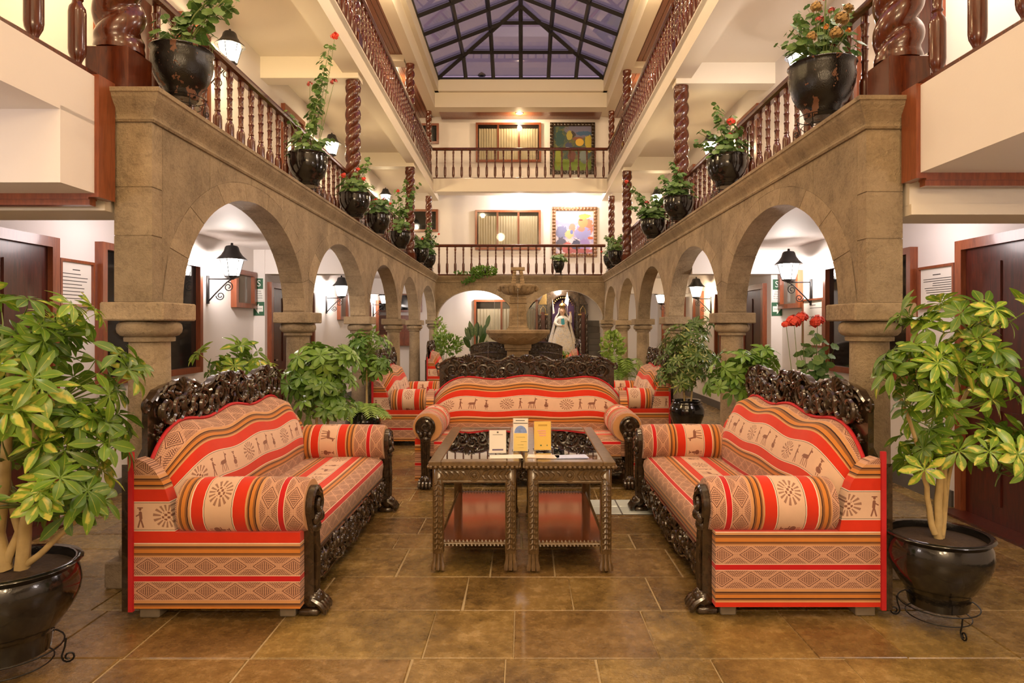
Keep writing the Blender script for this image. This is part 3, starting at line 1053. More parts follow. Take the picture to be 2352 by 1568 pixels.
for s in (-1, 1):
    side = NAME[s]
    cols = [NEAR[s] + .12, CY[s][2], CY[s][4], FAR + .12]
    pos = ['front', 'middle', 'rear']
    for q in range(3):
        y0, y1 = cols[q] + .13, cols[q + 1] - .11
        t = .29
        railing('balustrade', 'red turned balustrade, %s stretch of the %s middle gallery' % (pos[q], side), (LX(s, y0, t), y0), (LX(s, y1, t), y1), DECK + .004)
    y0, y1 = -1.0, NEAR[s] - .03
    xx = LX(s, NEAR[s], .29)
    railing('balustrade', 'large red balustrade on the near %s gallery, above the white fascia' % side, (xx, y0), (xx, y1), 2.792, .30, bs=1.25, zs=1.1)
    c3 = [1.0, CY[s][2], CY[s][4], FAR + .12]
    for q in range(3):
        y0, y1 = c3[q] + .11, c3[q + 1] - .10
        t = .13
        railing('balustrade', 'red turned balustrade, %s stretch of the %s top gallery' % (pos[q], side), (LX(s, y0, t), y0), (LX(s, y1, t), y1), F3 + .002)
railing('balustrade', 'red turned balustrade across the back middle gallery', (xl - .05, FAR + .20), (xr + .05, FAR + .20), DECK + .004, .207)
railing('balustrade', 'red turned balustrade across the back top gallery', (xl - .1, FAR + .10), (xr + .1, FAR + .10), F3 + .002, .207)

# ------------------------------------------------------------------ skylight
M['steel'] = simple('black_painted_steel', (0.012, 0.011, 0.014), 0.35)
sk = empty('skylight', (0, 0, EZ), 0, 'hipped glass skylight on black bars above the courtyard', 'skylight')
SL = .385
def zroof(x, y): return SL * min(x - GX0, GX1 - x, GY1 - y, y - GY0)
xs = [GX0 + (GX1 - GX0) * i / 6 for i in range(7)]
NYR = 17
yl = [GY1 - (GY1 - GY0) * i / NYR for i in range(NYR + 1)]
def clip(poly, f):
    out = []
    for i in range(len(poly)):
        p, q = poly[i], poly[(i + 1) % len(poly)]
        fp, fq = f(p), f(q)
        if fp >= 0: out.append(p)
        if fp * fq < 0:
            t = fp / (fp - fq)
            out.append((p[0] + (q[0] - p[0]) * t, p[1] + (q[1] - p[1]) * t))
    return out
dist = [lambda p: p[0] - GX0, lambda p: GX1 - p[0], lambda p: GY1 - p[1], lambda p: p[1] - GY0]
for i in range(6):
    for j in range(NYR):
        cell = [(xs[i], yl[j + 1]), (xs[i + 1], yl[j + 1]), (xs[i + 1], yl[j]), (xs[i], yl[j])]
        for k in range(4):
            poly = cell
            for q in range(4):
                if q != k and poly: poly = clip(poly, lambda p, q=q, k=k: dist[q](p) - dist[k](p))
            if len(poly) < 3: continue
            ar = abs(sum(poly[w][0] * poly[(w + 1) % len(poly)][1] - poly[(w + 1) % len(poly)][0] * poly[w][1] for w in range(len(poly)))) / 2
            if ar < .004: continue
            mb = MB(); n = len(poly)
            zz = [SL * dist[k](p) for p in poly]
            mb.add([(p[0], p[1], z + .03) for p, z in zip(poly, zz)] + [(p[0], p[1], z + .036) for p, z in zip(poly, zz)], [tuple(range(n)), tuple(range(2 * n - 1, n - 1, -1))] + [(w, (w + 1) % n, n + (w + 1) % n, n + w) for w in range(n)])
            mb.build('pane', M['skyglass'], sk)
def bar(name, pts, r):
    MB().tube([(p[0], p[1], p[2]) for p in pts], r, 4).build(name, M['steel'], sk)
XC = (GX0 + GX1) / 2; HW = (GX1 - GX0) / 2
for x in xs[1:-1]:
    d_ = min(x - GX0, GX1 - x)
    pts = [(x, GY0, 0), (x, GY0 + d_, SL * d_), (x, GY1 - d_, SL * d_), (x, GY1, 0)]
    bar('purlin', pts, .048)
for y in yl[1:-1]:
    d_ = min(GY1 - y, y - GY0)
    if d_ >= HW: pts = [(GX0, y, 0), (XC, y, SL * HW), (GX1, y, 0)]
    else: pts = [(GX0, y, 0), (GX0 + d_, y, SL * d_), (GX1 - d_, y, SL * d_), (GX1, y, 0)]
    bar('rafter', pts, .058)
for x in (GX0, GX1):
    bar('hip_rafter', [(x, GY1, 0), (XC, GY1 - HW, SL * HW)], .06)
    bar('hip_rafter', [(x, GY0, 0), (XC, GY0 + HW, SL * HW)], .06)
bar('eave_bar', [(GX0, GY0, 0), (GX0, GY1, 0)], .03); bar('eave_bar', [(GX1, GY0, 0), (GX1, GY1, 0)], .03); bar('eave_bar', [(GX0, GY1, 0), (GX1, GY1, 0)], .03)
vp = empty('vent_pipe', (-1.08, 17.3, 7.345), 0, 'small capped vent pipe on the roof beyond the glass', 'pipe')
MB().lathe([(.05, 0), (.05, .75)], 10).build('pipe', M['lampdark'], vp)
MB().lathe([(.11, .76), (.10, .79), (.02, .85)], 10).build('cap', M['lampdark'], vp)

# ------------------------------------------------------------------ doors, windows on the walls
DN = [0]; WN = [0]
def on_wall(s, off=0.0):
    """returns map (along, z, out) -> world for side walls"""
    x = WX[s] - s * off
    return lambda a, z, o: (x - s * o, a, z)
def on_back(): return lambda a, z, o: (a, BACK - o, z)
def pbox(mb, f, a0, a1, z0, z1, o0, o1):
    vs = [f(a, z, o) for o in (o0, o1) for a, z in ((a0, z0), (a1, z0), (a1, z1), (a0, z1))]
    mb.add(vs, [(3, 2, 1, 0), (4, 5, 6, 7), (0, 1, 5, 4), (1, 2, 6, 5), (2, 3, 7, 6), (3, 0, 4, 7)])
    return mb


def door(f, a0, a1, z0, z1, label, leafmat=None, sill=True):
    DN[0] += 1
    r = empty('door_%d' % DN[0], label=label, cat='door', kind='structure')
    w = .075
    for x0, x1, q0, q1 in ((a0, a0 + w, z0, z1), (a1 - w, a1, z0, z1), (a0 + w, a1 - w, z1 - w, z1)):
        pbox(MB(), f, x0, x1, q0, q1, 0, .06).build('frame', M['framewood'], r)
    leaf = pbox(MB(), f, a0 + w, a1 - w, z0 + .02, z1 - w, 0.002, .02).build('leaf', leafmat or M['doorwood'], r)
    la, lb = a0 + w, a1 - w
    wpan = (lb - la - .24) / 2
    for k in range(2):
        x0 = la + .08 + k * (wpan + .08)
        for q0, q1 in ((z0 + .15, z0 + .85), (z0 + .98, z1 - w - .12)):
            pbox(MB(), f, x0, x0 + wpan, q0, q1, .02, .032).build('panel', leafmat or M['doorwood'], leaf)
    hm = MB(); pbox(hm, f, la + .04, la + .075, z0 + .92, z0 + 1.12, .02, .028); pbox(hm, f, la + .05, la + .15, z0 + 1.0, z0 + 1.02, .045, .06); pbox(hm, f, la + .05, la + .07, z0 + 1.0, z0 + 1.02, .02, .06)
    hm.build('handle', M['chrome'], leaf)
    if sill: pbox(MB(), f, a0, a1, z0, z0 + .02, 0.0, .20).build('sill', M['doorwood'], r)
    return r


def window(f, a0, a1, z0, z1, label, glass='blackglass', mull=(), fw=.06, curtain=False, sillw=.0):
    WN[0] += 1
    r = empty('window_%d' % WN[0], label=label, cat='window', kind='structure')
    for x0, x1, q0, q1 in ((a0, a0 + fw, z0, z1), (a1 - fw, a1, z0, z1), (a0 + fw, a1 - fw, z1 - fw, z1), (a0 + fw, a1 - fw, z0, z0 + fw)):
        pbox(MB(), f, x0, x1, q0, q1, 0, .07).build('frame', M['framewood'], r)
    xs_ = [a0 + fw] + [a0 + (a1 - a0) * q for q in mull] + [a1 - fw]
    for q in mull:
        x = a0 + (a1 - a0) * q
        pbox(MB(), f, x - fw * .45, x + fw * .45, z0 + fw, z1 - fw, .0, .055).build('mullion', M['framewood'], r)
    for i in range(len(xs_) - 1):
        x0, x1 = xs_[i], xs_[i + 1]
        if curtain:
            pbox(MB(), f, x0, x1, z0 + fw, z1 - fw, .001, .004).build('dark_interior', M['blackglass'], r)
            cm = MB(); n = 40; vs = []; fs = []
            ztop = z1 - fw - (z1 - z0) * .09
            for k in range(n + 1):
                a = x0 + .02 + (x1 - x0 - .04) * k / n
                o_ = .026 + .017 * math.sin(k * 1.15 + i) + .004 * math.sin(k * .5)
                vs += [f(a, z0 + fw, o_), f(a, ztop, o_)]
            fs = [(2 * k, 2 * k + 2, 2 * k + 3, 2 * k + 1) for k in range(n)]
            cm.add(vs, fs); cm.build('curtain', M['curtain'], r, 180)
            pbox(MB(), f, x0, x1, z0 + fw, z1 - fw, .052, .056).build('pane', M['glass'], r)
        else:
            pbox(MB(), f, x0, x1, z0 + fw, z1 - fw, .004, .02).build('pane', M[glass], r)
    return r


L0, R0 = on_wall(-1), on_wall(1)
L1, R1 = on_wall(-1, .15), on_wall(1, .15)
BW = on_back()
door(L0, 3.85, 4.93, 0, 2.13, 'dark red panelled door on the left wall beside the big leafy plant')
window(L0, 5.42, 7.12, .97, 2.17, 'wide dark window on the left wall behind the front pier', mull=(.5,))
window(L0, 7.95, 8.55, 1.70, 2.17, 'small wooden window on the left wall beside the lit lantern', 'greyglass')
door(L1, 8.70, 9.60, 0, 2.06, 'dark door on the left wall beside the green exit signs')
window(L1, 9.75, 10.5, .70, 2.06, 'tall narrow window on the left wall past the exit door', 'greyglass')
window(L0, 12.5, 13.1, 1.6, 2.15, 'small window on the left wall under the second lantern', 'greyglass')
door(L0, 14.2, 15.1, 0, 2.1, 'orange-brown door deep in the left walk', M['framewood'])
window(L0, 15.8, 17.2, 1.2, 2.1, 'dark louvred window deep in the left walk')
door(R0, 4.20, 5.20, 0, 2.14, 'dark red panelled door on the right wall behind the big plant')
window(R0, 5.78, 7.46, .97, 2.17, 'wide dark window on the right wall behind the front pier', mull=(.5,))
window(R0, 8.14, 8.76, 1.70, 2.17, 'small wooden window on the right wall beside the lit lantern', 'greyglass')
door(R1, 8.95, 9.85, 0, 2.06, 'dark door on the right wall beside the green exit signs')
window(R0, 11.1, 11.7, .8, 2.1, 'tall narrow window on the right wall past the exit door', 'greyglass', mull=(.5,))
window(R0, 12.6, 13.2, 1.6, 2.15, 'small window on the right wall past the second lantern', 'greyglass')
door(R0, 14.0, 14.9, 0, 2.1, 'red door deep in the right walk', M['framewood'])
door(R0, 15.4, 16.2, 0, 2.1, 'last red door of the right walk', M['framewood'])
for s, f in ((-1, L0), (1, R0)):
    sd = NAME[s]
    door(f, 5.4, 6.3, DECK, 4.75, 'dark door on the %s middle gallery, nearest the viewer' % sd, sill=False)
    door(f, 9.6, 10.5, DECK, 4.75, 'dark door on the %s middle gallery, halfway along' % sd, sill=False)
    door(f, 13.2, 14.1, DECK, 4.75, 'dark door on the %s middle gallery, farthest along' % sd, sill=False)
    window(f, 6.7, 7.0 + .3, 3.7, 4.7, 'window beside the near door of the %s middle gallery' % sd, 'greyglass')
    door(f, 10.6, 11.5, F3, 7.0, 'dark door on the %s top gallery' % sd, sill=False)
    door(f, 14.6, 15.5, F3, 7.0, 'dark door at the back of the %s top gallery' % sd, sill=False)
window(BW, -1.29, .50, 3.56, 4.64, 'three-part curtained window on the middle floor of the end wall', curtain=True, mull=(.34, .66))
window(BW, -1.27, .51, 5.95, 7.02, 'three-part curtained window on the top floor of the end wall', curtain=True, mull=(.34, .66))
window(BW, -1.32, .42, .10, 2.20, 'tall curtained glass door on the ground floor of the end wall', curtain=True, mull=(.43, .80))
window(BW, -3.1, -2.30, 4.05, 4.66, 'dark window at the left of the middle floor end wall')
window(BW, -3.1, -2.28, 6.45, 7.0, 'dark window at the left of the top floor end wall')


# small signs -------------------------------------------------------------
def sign_plate(name, label, f_pos, rot, w, h, mat, group=None):
    r = empty(name, f_pos, 0, label, 'sign', group)
    r.rotation_euler = rot
    MB().box(-w / 2, w / 2, -h / 2, h / 2, 0, .004).build('plate', mat, r)
    return r


def pt(me, r, x, y, name='lettering', z=.0055):
    return inst(name, me, r, (x, y, z))


TS = text_mesh('S', .12, M['whiteprint']); TSAL = text_mesh('SALIDA', .022, M['greenprint'])
TL = [text_mesh(t, .020, M['ink']) for t in ('ZONA', 'SEGURA', 'EN CASOS', 'DE SISMOS')]
for s in (-1, 1):
    face = Euler((PI / 2, 0, 0))
    yy = 8.615 if s < 0 else 8.795
    xx = (WX[s] - s * .075)
    side = NAME[s]
    r = sign_plate('safety_sign', 'green and white S safety sign on the %s wall corner' % side, (xx, yy, 1.96), face, .13, .30, M['whiteprint'])
    MB().box(-.055, .055, -.0, .14, .004, .0048).build('green_field', M['greenprint'], r)
    pt(TS, r, 0, .07)
    for i, me in enumerate(TL): pt(me, r, 0, -.03 - i * .03)
    r = sign_plate('exit_sign', 'green exit arrow sign on the %s wall corner, under the S sign' % side, (xx, yy, 1.70), face, .14, .18, M['greenprint'])
    d_ = -1 if s < 0 else 1
    ar = [(.055 * d_, 0), (.0, .07), (.0, .038), (-.055 * d_, .038), (-.055 * d_, -.038), (.0, -.038), (.0, -.07)]
    MB().prism(ar, lambda a, b, d: (a, b, d), .004, .0048).build('arrow', M['whiteprint'], r)
    pt(TSAL, r, -.006 * d_, 0)


def notice(f, a0, a1, z0, z1, label, n, seed, thick=.03, frame=True):
    q = random.Random(seed)
    c = f((a0 + a1) / 2, z0, 0)
    r = empty('framed_notice', c, 0, label, 'notice')
    g = lambda a, z, o: tuple(Vector(f(a, z, o)) - Vector(c))
    w = .022
    if frame:
        for x0, x1, b0, b1 in ((a0, a0 + w, z0, z1), (a1 - w, a1, z0, z1), (a0 + w, a1 - w, z1 - w, z1), (a0 + w, a1 - w, z0, z0 + w)):
            pbox(MB(), g, x0, x1, b0, b1, 0, thick).build('frame', M['framewood'], r)
    pbox(MB(), g, a0 + w, a1 - w, z0 + w, z1 - w, 0, .012).build('sheet', M['paper'], r)
    mb = MB()
    ww = a1 - a0 - 2 * w
    pbox(mb, g, a0 + w + ww * .38, a0 + w + ww * .62, z1 - w - .06, z1 - w - .052, .012, .0126)
    for k in range(n):
        z = z1 - w - .09 - k * (z1 - z0 - .15) / n
        pbox(mb, g, a0 + w + ww * .07, a0 + w + ww * q.uniform(.6, .93), z - .003, z + .003, .012, .0126)
    mb.build('printed_lines', M['ink'], r)
    return r


notice(L0, 4.98, 5.38, 1.62, 1.99, 'framed notice of printed lines on the left wall by the door', 8, 1)
notice(R0, 5.26, 5.74, 1.62, 1.98, 'framed notice of printed lines on the right wall by the door', 11, 2)
notice(R0, 7.55, 8.12, 1.22, 1.80, 'tall pale framed notice on the right wall beneath the lantern', 4, 3)

# paintings ----------------------------------------------------------------
def painting(label, a0, a1, z0, z1, mat, fm_):
    c = (0.5 * (a0 + a1), BACK, z0)
    r = empty('framed_painting', c, 0, label, 'painting')
    g = lambda a, z, o: (a - c[0], -o, z - z0)
    w = .10
    for x0, x1, b0, b1 in ((a0, a0 + w, z0, z1), (a1 - w, a1, z0, z1), (a0 + w, a1 - w, z1 - w, z1), (a0 + w, a1 - w, z0, z0 + w)):
        mb = pbox(MB(), g, x0, x1, b0, b1, 0.004, .05)
        n = int(max(x1 - x0, b1 - b0) / .09)
        for k in range(n):
            t = (k + .5) / n
            ax = x0 + (x1 - x0) * (t if x1 - x0 > b1 - b0 else .5); az = b0 + (b1 - b0) * (t if b1 - b0 >= x1 - x0 else .5)
            p = g(ax, az, .05)
            hz = (x1 - x0) > (b1 - b0)
            mb.ell(p, .042 if hz else .05, .02, .05 if hz else .042, 8, 5)
        mb.build('frame', fm_, r, 50)
    mb = MB()
    mb.add([g(a0 + w, z0 + w, .02), g(a1 - w, z0 + w, .02), g(a1 - w, z1 - w, .02), g(a0 + w, z1 - w, .02)], [(0, 1, 2, 3)], uvs=[[(0, 0), (1, 0), (1, 1), (0, 1)]])
    mb.build('canvas', mat, r)


painting('dark village painting in black carved frame, top floor end wall', .75, 1.98, 5.62, 7.03, M['paint_night'], M['darkwood'])
painting('bright painting of a musician in brown carved frame, middle floor end wall', .81, 2.04, 3.36, 4.73, M['paint_day'], wood_mat('gilt_frame_wood', (.12, .05, .02), (.30, .15, .07), .35))

# ------------------------------------------------------------------ lanterns
def lantern_meshes():
    d = {}
    b = MB()      # bracket, wall at y=0, arm reaches to -y
    b.cbox(-.025, .025, -.02, 0, -.30, .02, .005)
    b.tube([(0, -.01, -.02), (0, -.30, -.02)], .010, 6)
    b.tube([(0, -.01, -.28), (0, -.10, -.18), (0, -.22, -.06), (0, -.28, -.02)], .008, 6)
    def spi(cy, cz, r, a0, turns, sgn):
        return [(0, cy + r * (1 - .75 * k / 18) * math.cos(a0 + sgn * turns * 2 * PI * k / 18), cz + r * (1 - .75 * k / 18) * math.sin(a0 + sgn * turns * 2 * PI * k / 18)) for k in range(19)]
    b.tube(spi(-.24, -.11, .055, PI / 2, 1.5, 1), .006, 5); b.tube(spi(-.15, -.21, .05, 0, 1.5, -1), .006, 5)
    d['bracket'] = b.mesh('bracket', M['lampdark'], 40)
    c = MB(); c.lathe([(.03, -.02), (.075, .0), (.08, .015), (.05, .02)], 6, (0, -.28, 0))
    for k in range(6):
        a = 2 * PI * k / 6
        c.tube([(.075 * math.cos(a), -.28 + .075 * math.sin(a), .01), (.125 * math.cos(a), -.28 + .125 * math.sin(a), .20)], .005, 4)
    d['cage'] = c.mesh('cage', M['lampdark'])
    g = MB(); g.lathe([(.068, .02), (.118, .195)], 6, (0, -.28, 0))
    d['lamp_glass'] = g.mesh('lamp_glass', M['lampglass'])
    r = MB(); r.lathe([(.165, .195), (.16, .205), (.115, .245), (.085, .29), (.072, .335), (.06, .35), (.015, .36), (.012, .385)], 12, (0, -.28, 0))
    d['roof'] = r.mesh('roof', M['lampdark'], 30)
    return d


LM = lantern_meshes()
def lantern(s, Y, z, label, power, col, off=0.0):
    r = empty('wall_lantern', (WX[s] - s * off, Y, z), s * -PI / 2 * -1 if False else (PI / 2 if s < 0 else -PI / 2), label, 'lantern', 'lit wall lanterns')
    ps = {}
    for k, me in LM.items(): ps[k] = inst(k, me, r if k != 'lamp_glass' else ps['cage'])
    x = WX[s] - s * (off + .28)
    add_light('lantern_light', 'POINT', (x, Y, z + .11), power, col, .06)


LW = (1.0, 0.88, 0.80)
lantern(-1, 7.35, 2.02, 'lit wall lantern on the left wall framed by the front arch', 62, LW)
lantern(-1, 11.8, 2.00, 'lit wall lantern on the left wall framed by the second arch', 66, LW)
lantern(-1, 15.5, 2.00, 'lit wall lantern deep in the left ground walk', 50, LW)
lantern(1, 7.9, 2.02, 'lit wall lantern on the right wall framed by the front arch', 66, LW)
lantern(1, 12.1, 2.00, 'lit wall lantern on the right wall framed by the second arch', 66, WARM)
lantern(1, 15.2, 2.00, 'lit wall lantern deep in the right ground walk', 50, WARM)
YL = (1.0, 0.74, 0.38)
for s in (-1, 1):
    sd = NAME[s]
    lantern(s, 7.3 if s < 0 else 7.6, 4.40, 'lit wall lantern on the %s middle gallery, nearest the viewer' % sd, 75, YL if s < 0 else LW)
    lantern(s, 11.2, 4.40, 'lit wall lantern on the %s middle gallery, halfway along' % sd, 75, YL)
    lantern(s, 15.6, 4.40, 'lit wall lantern on the %s middle gallery, farthest along' % sd, 70, YL)
    add_light('gallery_fill', 'POINT', (s * 2.95, 4.6, 4.6), 55, YL if s < 0 else LW, .15)  # added fill lights without fixtures, brightening the upper galleries
    add_light('gallery_fill', 'POINT', (s * 2.95, 9.4, 6.8), 40, YL, .12)
    add_light('walk_fill', 'POINT', (s * 2.9, 1.6, 2.0), 22, (1.0, .88, .84), .15)  # added fill lights without fixtures, brightening the near side walks
    add_light('walk_fill', 'POINT', (s * 2.95, 5.2, 2.2), 12, (1.0, .86, .84), .15)
# downlights of the end galleries
dm = MB().lathe([(.0, 0), (.085, 0), (.10, -.012), (.11, -.004), (.11, 0)], 18, cap=False).mesh('bezel', M['chrome'], 40)
de = MB().lathe([(.0, -.002), (.08, -.002), (.08, -.006), (0, -.006)], 18, cap=False).mesh('bulb', M['downlight'])
for (x, y, z, pw, lab) in ((-.08, 17.3, 7.115, 45, 'round lit downlight in the plank ceiling of the top back gallery'), (-.08, 17.3, 5.045, 55, 'round lit downlight in the ceiling of the middle back gallery'),
                           (1.35, 17.3, 5.045, 45, 'second round downlight over the musician painting'), (-.9, 17.4, 2.495, 36, 'round lit downlight over the left back arch'), (.95, 17.0, 2.495, 30, 'round lit downlight over the altar'),
                           (-2.95, 15.0, 7.16, 40, 'round lit downlight in the left top gallery ceiling'), (2.95, 15.0, 7.16, 40, 'round lit downlight in the right top gallery ceiling')):
    r = empty('downlight', (x, y, z), 0, lab, 'lamp', 'ceiling downlights')
    inst('bezel', dm, r); inst('bulb', de, r)
    add_light('downlight_light', 'POINT', (x, y, z - .09), pw, WARM if z > 7 else LW, .07)

# ------------------------------------------------------------------ carved sofas
def spiral(cx, cz, r, a0, turns, sgn, y, n=16, dy=0.0):
    return [(cx + r * (1 - .82 * k / n) * math.cos(a0 + sgn * turns * 2 * PI * k / n), y - dy * math.sin(PI * k / n), cz + r * (1 - .82 * k / n) * math.sin(a0 + sgn * turns * 2 * PI * k / n)) for k in range(n + 1)]


def carve_fill(mb, q, x0, x1, zlo, zhi, y, n, rmin=.018, rmax=.042):
    """acanthus scrolls, leaves and beads scattered over a carved board"""
    pts = []
    tries = 0
    while len(pts) < n and tries < n * 30:
        tries += 1
        x = q.uniform(x0, x1); a, b = zlo(x), zhi(x)
        if b - a < .04: continue
        r = q.uniform(rmin, rmax); z = q.uniform(a + r * .6, max(a + r * .6, b - r * .7))
        if any((x - p[0]) ** 2 + (z - p[1]) ** 2 < (.60 * (r + p[2])) ** 2 for p in pts): continue
        pts.append((x, z, r))
        sg = q.choice((-1, 1)); a0 = q.uniform(0, 2 * PI)
        m = 13
        mb.tube(spiral(x, z, r, a0, q.uniform(1.1, 1.6), sg, y, m, .010), [.005 + r * .20 * math.sin(PI * min(1, (k + 2) / (m + 2))) for k in range(m + 1)], 5)
        mb.ell((x, y - .003, z), r * .22, .008, r * .22, 6, 4)
        for w in range(4):
            aa = a0 + sg * (.5 + w * .55)
            p0 = (x + r * 1.0 * math.cos(aa), y, z + r * 1.0 * math.sin(aa))
            p1 = (x + r * 1.35 * math.cos(aa + sg * .15), y - .005, z + r * 1.35 * math.sin(aa + sg * .15))
            p2 = (x + r * 1.75 * math.cos(aa + sg * .45), y + .001, z + r * 1.75 * math.sin(aa + sg * .45))
            if zlo(p2[0]) - .01 < p2[2] < zhi(p2[0]) + .006: mb.tube([p0, p1, p2], [.006, .009, .003], 5)
    for _ in range(n):
        x = q.uniform(x0, x1); a, b = zlo(x), zhi(x)
        if b - a > .03: mb.ell((x, y + .008, q.uniform(a, b)), .010, .012, .010, 6, 4)


def interp(pts):
    def f(x):
        if x <= pts[0][0]: return pts[0][1]
        for (a, b), (c, d) in zip(pts, pts[1:]):
            if x <= c: return b + (d - b) * (x - a) / (c - a)
        return pts[-1][1]
    return f


CREST = [(0, 1.172), (.05, 1.162), (.075, 1.135), (.10, 1.140), (.145, 1.160), (.20, 1.148), (.26, 1.114), (.33, 1.108), (.40, 1.128), (.46, 1.152), (.52, 1.158), (.56, 1.156), (.60, 1.170), (.64, 1.158), (.74, 1.148), (.83, 1.128), (.87, 1.095), (.905, 1.075)]


def sofa_parts(L, seed, lobes=3, voff=0.0):
    q = random.Random(seed)
    k = L / 2.1
    P = {}
    xb = L / 2 - .07            # half width of the back cushion
    def ztop(x):
        e = min(1.0, abs(x) / xb)
        z = .932 + .018 * math.cos(2 * PI * lobes * (x + xb) / (2 * xb) + PI) if True else 0
        return z - .20 * e ** 9 - .03 * e ** 3
    # back cushion
    nx, nf, nt_ = 44, 12, 5
    rows = nf + nt_ + 1
    vs = []; uvs = []
    for i in range(nx + 1):
        x = -xb + 2 * xb * i / nx
        e = abs(x) / xb
        zt = ztop(x); z0 = .40
        yo = .10 * e ** 10
        for j in range(rows):
            if j <= nf:
                t = j / nf
                z = z0 + (zt - .035 - z0) * t
                y = .60 + .10 * t - .045 * math.sin(PI * min(1, t * 1.02)) + yo
                vv = 1.06 - .52 * t
            else:
                t = (j - nf) / nt_
                a = t * PI / 2
                y = .70 + yo + (.82 - .70 - yo) * math.sin(a) * 1.0
                z = zt - .035 + .035 * math.sin(min(1, t * 1.3) * PI / 2)
                vv = .54 - .10 * t
            vs.append((x, y, z)); uvs.append((x + .30, vv + voff))
    fs = []; fu = []
    for i in range(nx):
        for j in range(rows - 1):
            f = (i * rows + j, (i + 1) * rows + j, (i + 1) * rows + j + 1, i * rows + j + 1)
            fs.append(f); fu.append([uvs[w] for w in f])
    for i in (0, nx):
        base = len(vs)
        idx = [i * rows + j for j in range(rows)]
        vs.append((vs[i * rows][0], .84, vs[idx[-1]][2])); vs.append((vs[i * rows][0], .84, .40))
        f = tuple(idx) + (base, base + 1)
        fs.append(f); fu.append([(vs[w][1], .66 - vs[w][2]) for w in f])
        uvs += [(0, 0), (0, 0)]
    mb = MB(); mb.add(vs, fs, uvs=fu)
    P['backrest'] = [mb.mesh('backrest', M['fabric'], 60)]
    # top piping
    P['piping'] = [MB().tube([(-xb + 2 * xb * i / 60, .815, ztop(-xb + 2 * xb * i / 60) + .008) for i in range(61)], .011, 6).mesh('piping', M['redcloth'], 60)]
    # seat cushion
    xs_ = L / 2 - .20
    prof_ = [(.66, .425, .40), (.55, .440, .51), (.40, .452, .66), (.22, .455, .84), (.10, .450, .96), (.04, .438, 1.025), (.012, .41, 1.06), (.004, .37, 1.10), (.012, .33, 1.14), (.014, .275, 1.195), (.03, .262, 1.21)]
    vs = []; uv = []
    n = 16
    for i in range(n + 1):
        x = -xs_ + 2 * xs_ * i / n
        sag = -.008 * math.cos(PI * (i / n - .5)) ** 2
        for y, z, v in prof_:
            vs.append((x, y, z + (sag if z > .42 else 0))); uv.append((x, v + voff))
    m = len(prof_); fs = []; fu = []
    for i in range(n):
        for j in range(m - 1):
            f = (i * m + j, (i + 1) * m + j, (i + 1) * m + j + 1, i * m + j + 1)
            fs.append(f); fu.append([uv[w] for w in f])
    mb = MB(); mb.add(vs, fs, uvs=fu)
    P['seat'] = [mb.mesh('seat', M['fabric'], 60)]
    P['seat_base'] = [MB().box(-xs_, xs_, .05, .82, .10, .36).mesh('seat_base', M['darkwood'])]
    # arms
    R = .138; ax = L / 2 - .142
    P['arm_roll'] = []; P['side_panel'] = []; P['front_post'] = []; P['back_piping'] = []; P['inner_arm'] = []
    for sg in (-1, 1):
        vs = []; uv = []; fs = []; fu = []
        nA, nY = 22, 16
        for j in range(nY + 1):
            y = .0 + .63 * j / nY
            rr = R * (1 - .06 * (1 if j == 0 else 0) + .03 * math.sin(PI * j / nY))
            for i in range(nA + 1):
                a = -PI / 2 + 2 * PI * i / nA
                vs.append((sg * (ax + rr * math.cos(a) * 1.02), y, .548 + rr * math.sin(a))); uv.append((R * a, .336 + y * 1.0 + (voff * .5)))
        w = nA + 1
        for j in range(nY):
            for i in range(nA):
                f = (j * w + i, j * w + i + 1, (j + 1) * w + i + 1, (j + 1) * w + i)
                fs.append(f); fu.append([uv[z] for z in f])
        f = tuple(range(nA)); fs.append(f); fu.append([uv[z] for z in f])
        mb = MB(); mb.add(vs, fs, uvs=fu)
        P['arm_roll'].append(mb.mesh('arm_roll', M['fabric'], 60))
        # side panel
        pol = [(.02, .062), (.855, .062), (.855, .80), (.83, .805), (.79, .79), (.745, .75), (.70, .68), (.665, .58), (.64, .44), (.02, .44)]
        x0, x1 = L / 2 - .10, L / 2 - .025
        n = len(pol); vs = []; fs = []; fu = []
        for xx in (x0, x1): vs += [(sg * xx, a, b) for a, b in pol]
        def uvf(p): return (p[1] + .02, .655 + voff - p[2])
        fs = [tuple(range(n)), tuple(range(n, 2 * n))] + [(i, (i + 1) % n, n + (i + 1) % n, n + i) for i in range(n)]
        fu = [[uvf(vs[z]) for z in f] for f in fs]
        mb = MB(); mb.add(vs, fs, uvs=fu)
        me = mb.mesh('side_panel', M['fabric'])
        P['side_panel'].append(me)
        vs = []; 
        mb = MB()
        xi0, xi1 = L / 2 - .235, L / 2 - .10
        vs = [(sg * x, y, z) for x in (xi0, xi1) for y, z in ((.03, .28), (.66, .28), (.66, .55), (.03, .55))]
        fs = [(0, 1, 2, 3), (4, 5, 6, 7), (0, 1, 5, 4), (1, 2, 6, 5), (2, 3, 7, 6), (3, 0, 4, 7)]
        mb.add(vs, fs, uvs=[[(vs[z][2], .336 + vs[z][1] + voff * .5) for z in f] for f in fs])
        P['inner_arm'].append(mb.mesh('inner_arm', M['fabric']))
        P['back_piping'].append(MB().box(min(sg * (L / 2 - .03), sg * (L / 2 - .012)), max(sg * (L / 2 - .03), sg * (L / 2 - .012)), .845, .868, .05, .84).mesh('back_piping', M['redcloth']))
        # carved front post with a scrolled head and a lion paw
        mb = MB()
        px = ax + .015
        out = []
        for t in range(15):
            a = -PI * .20 + (PI * 1.40) * t / 14
            out.append((px + sg * 0 + .088 * math.cos(a), .555 + .098 * math.sin(a)))
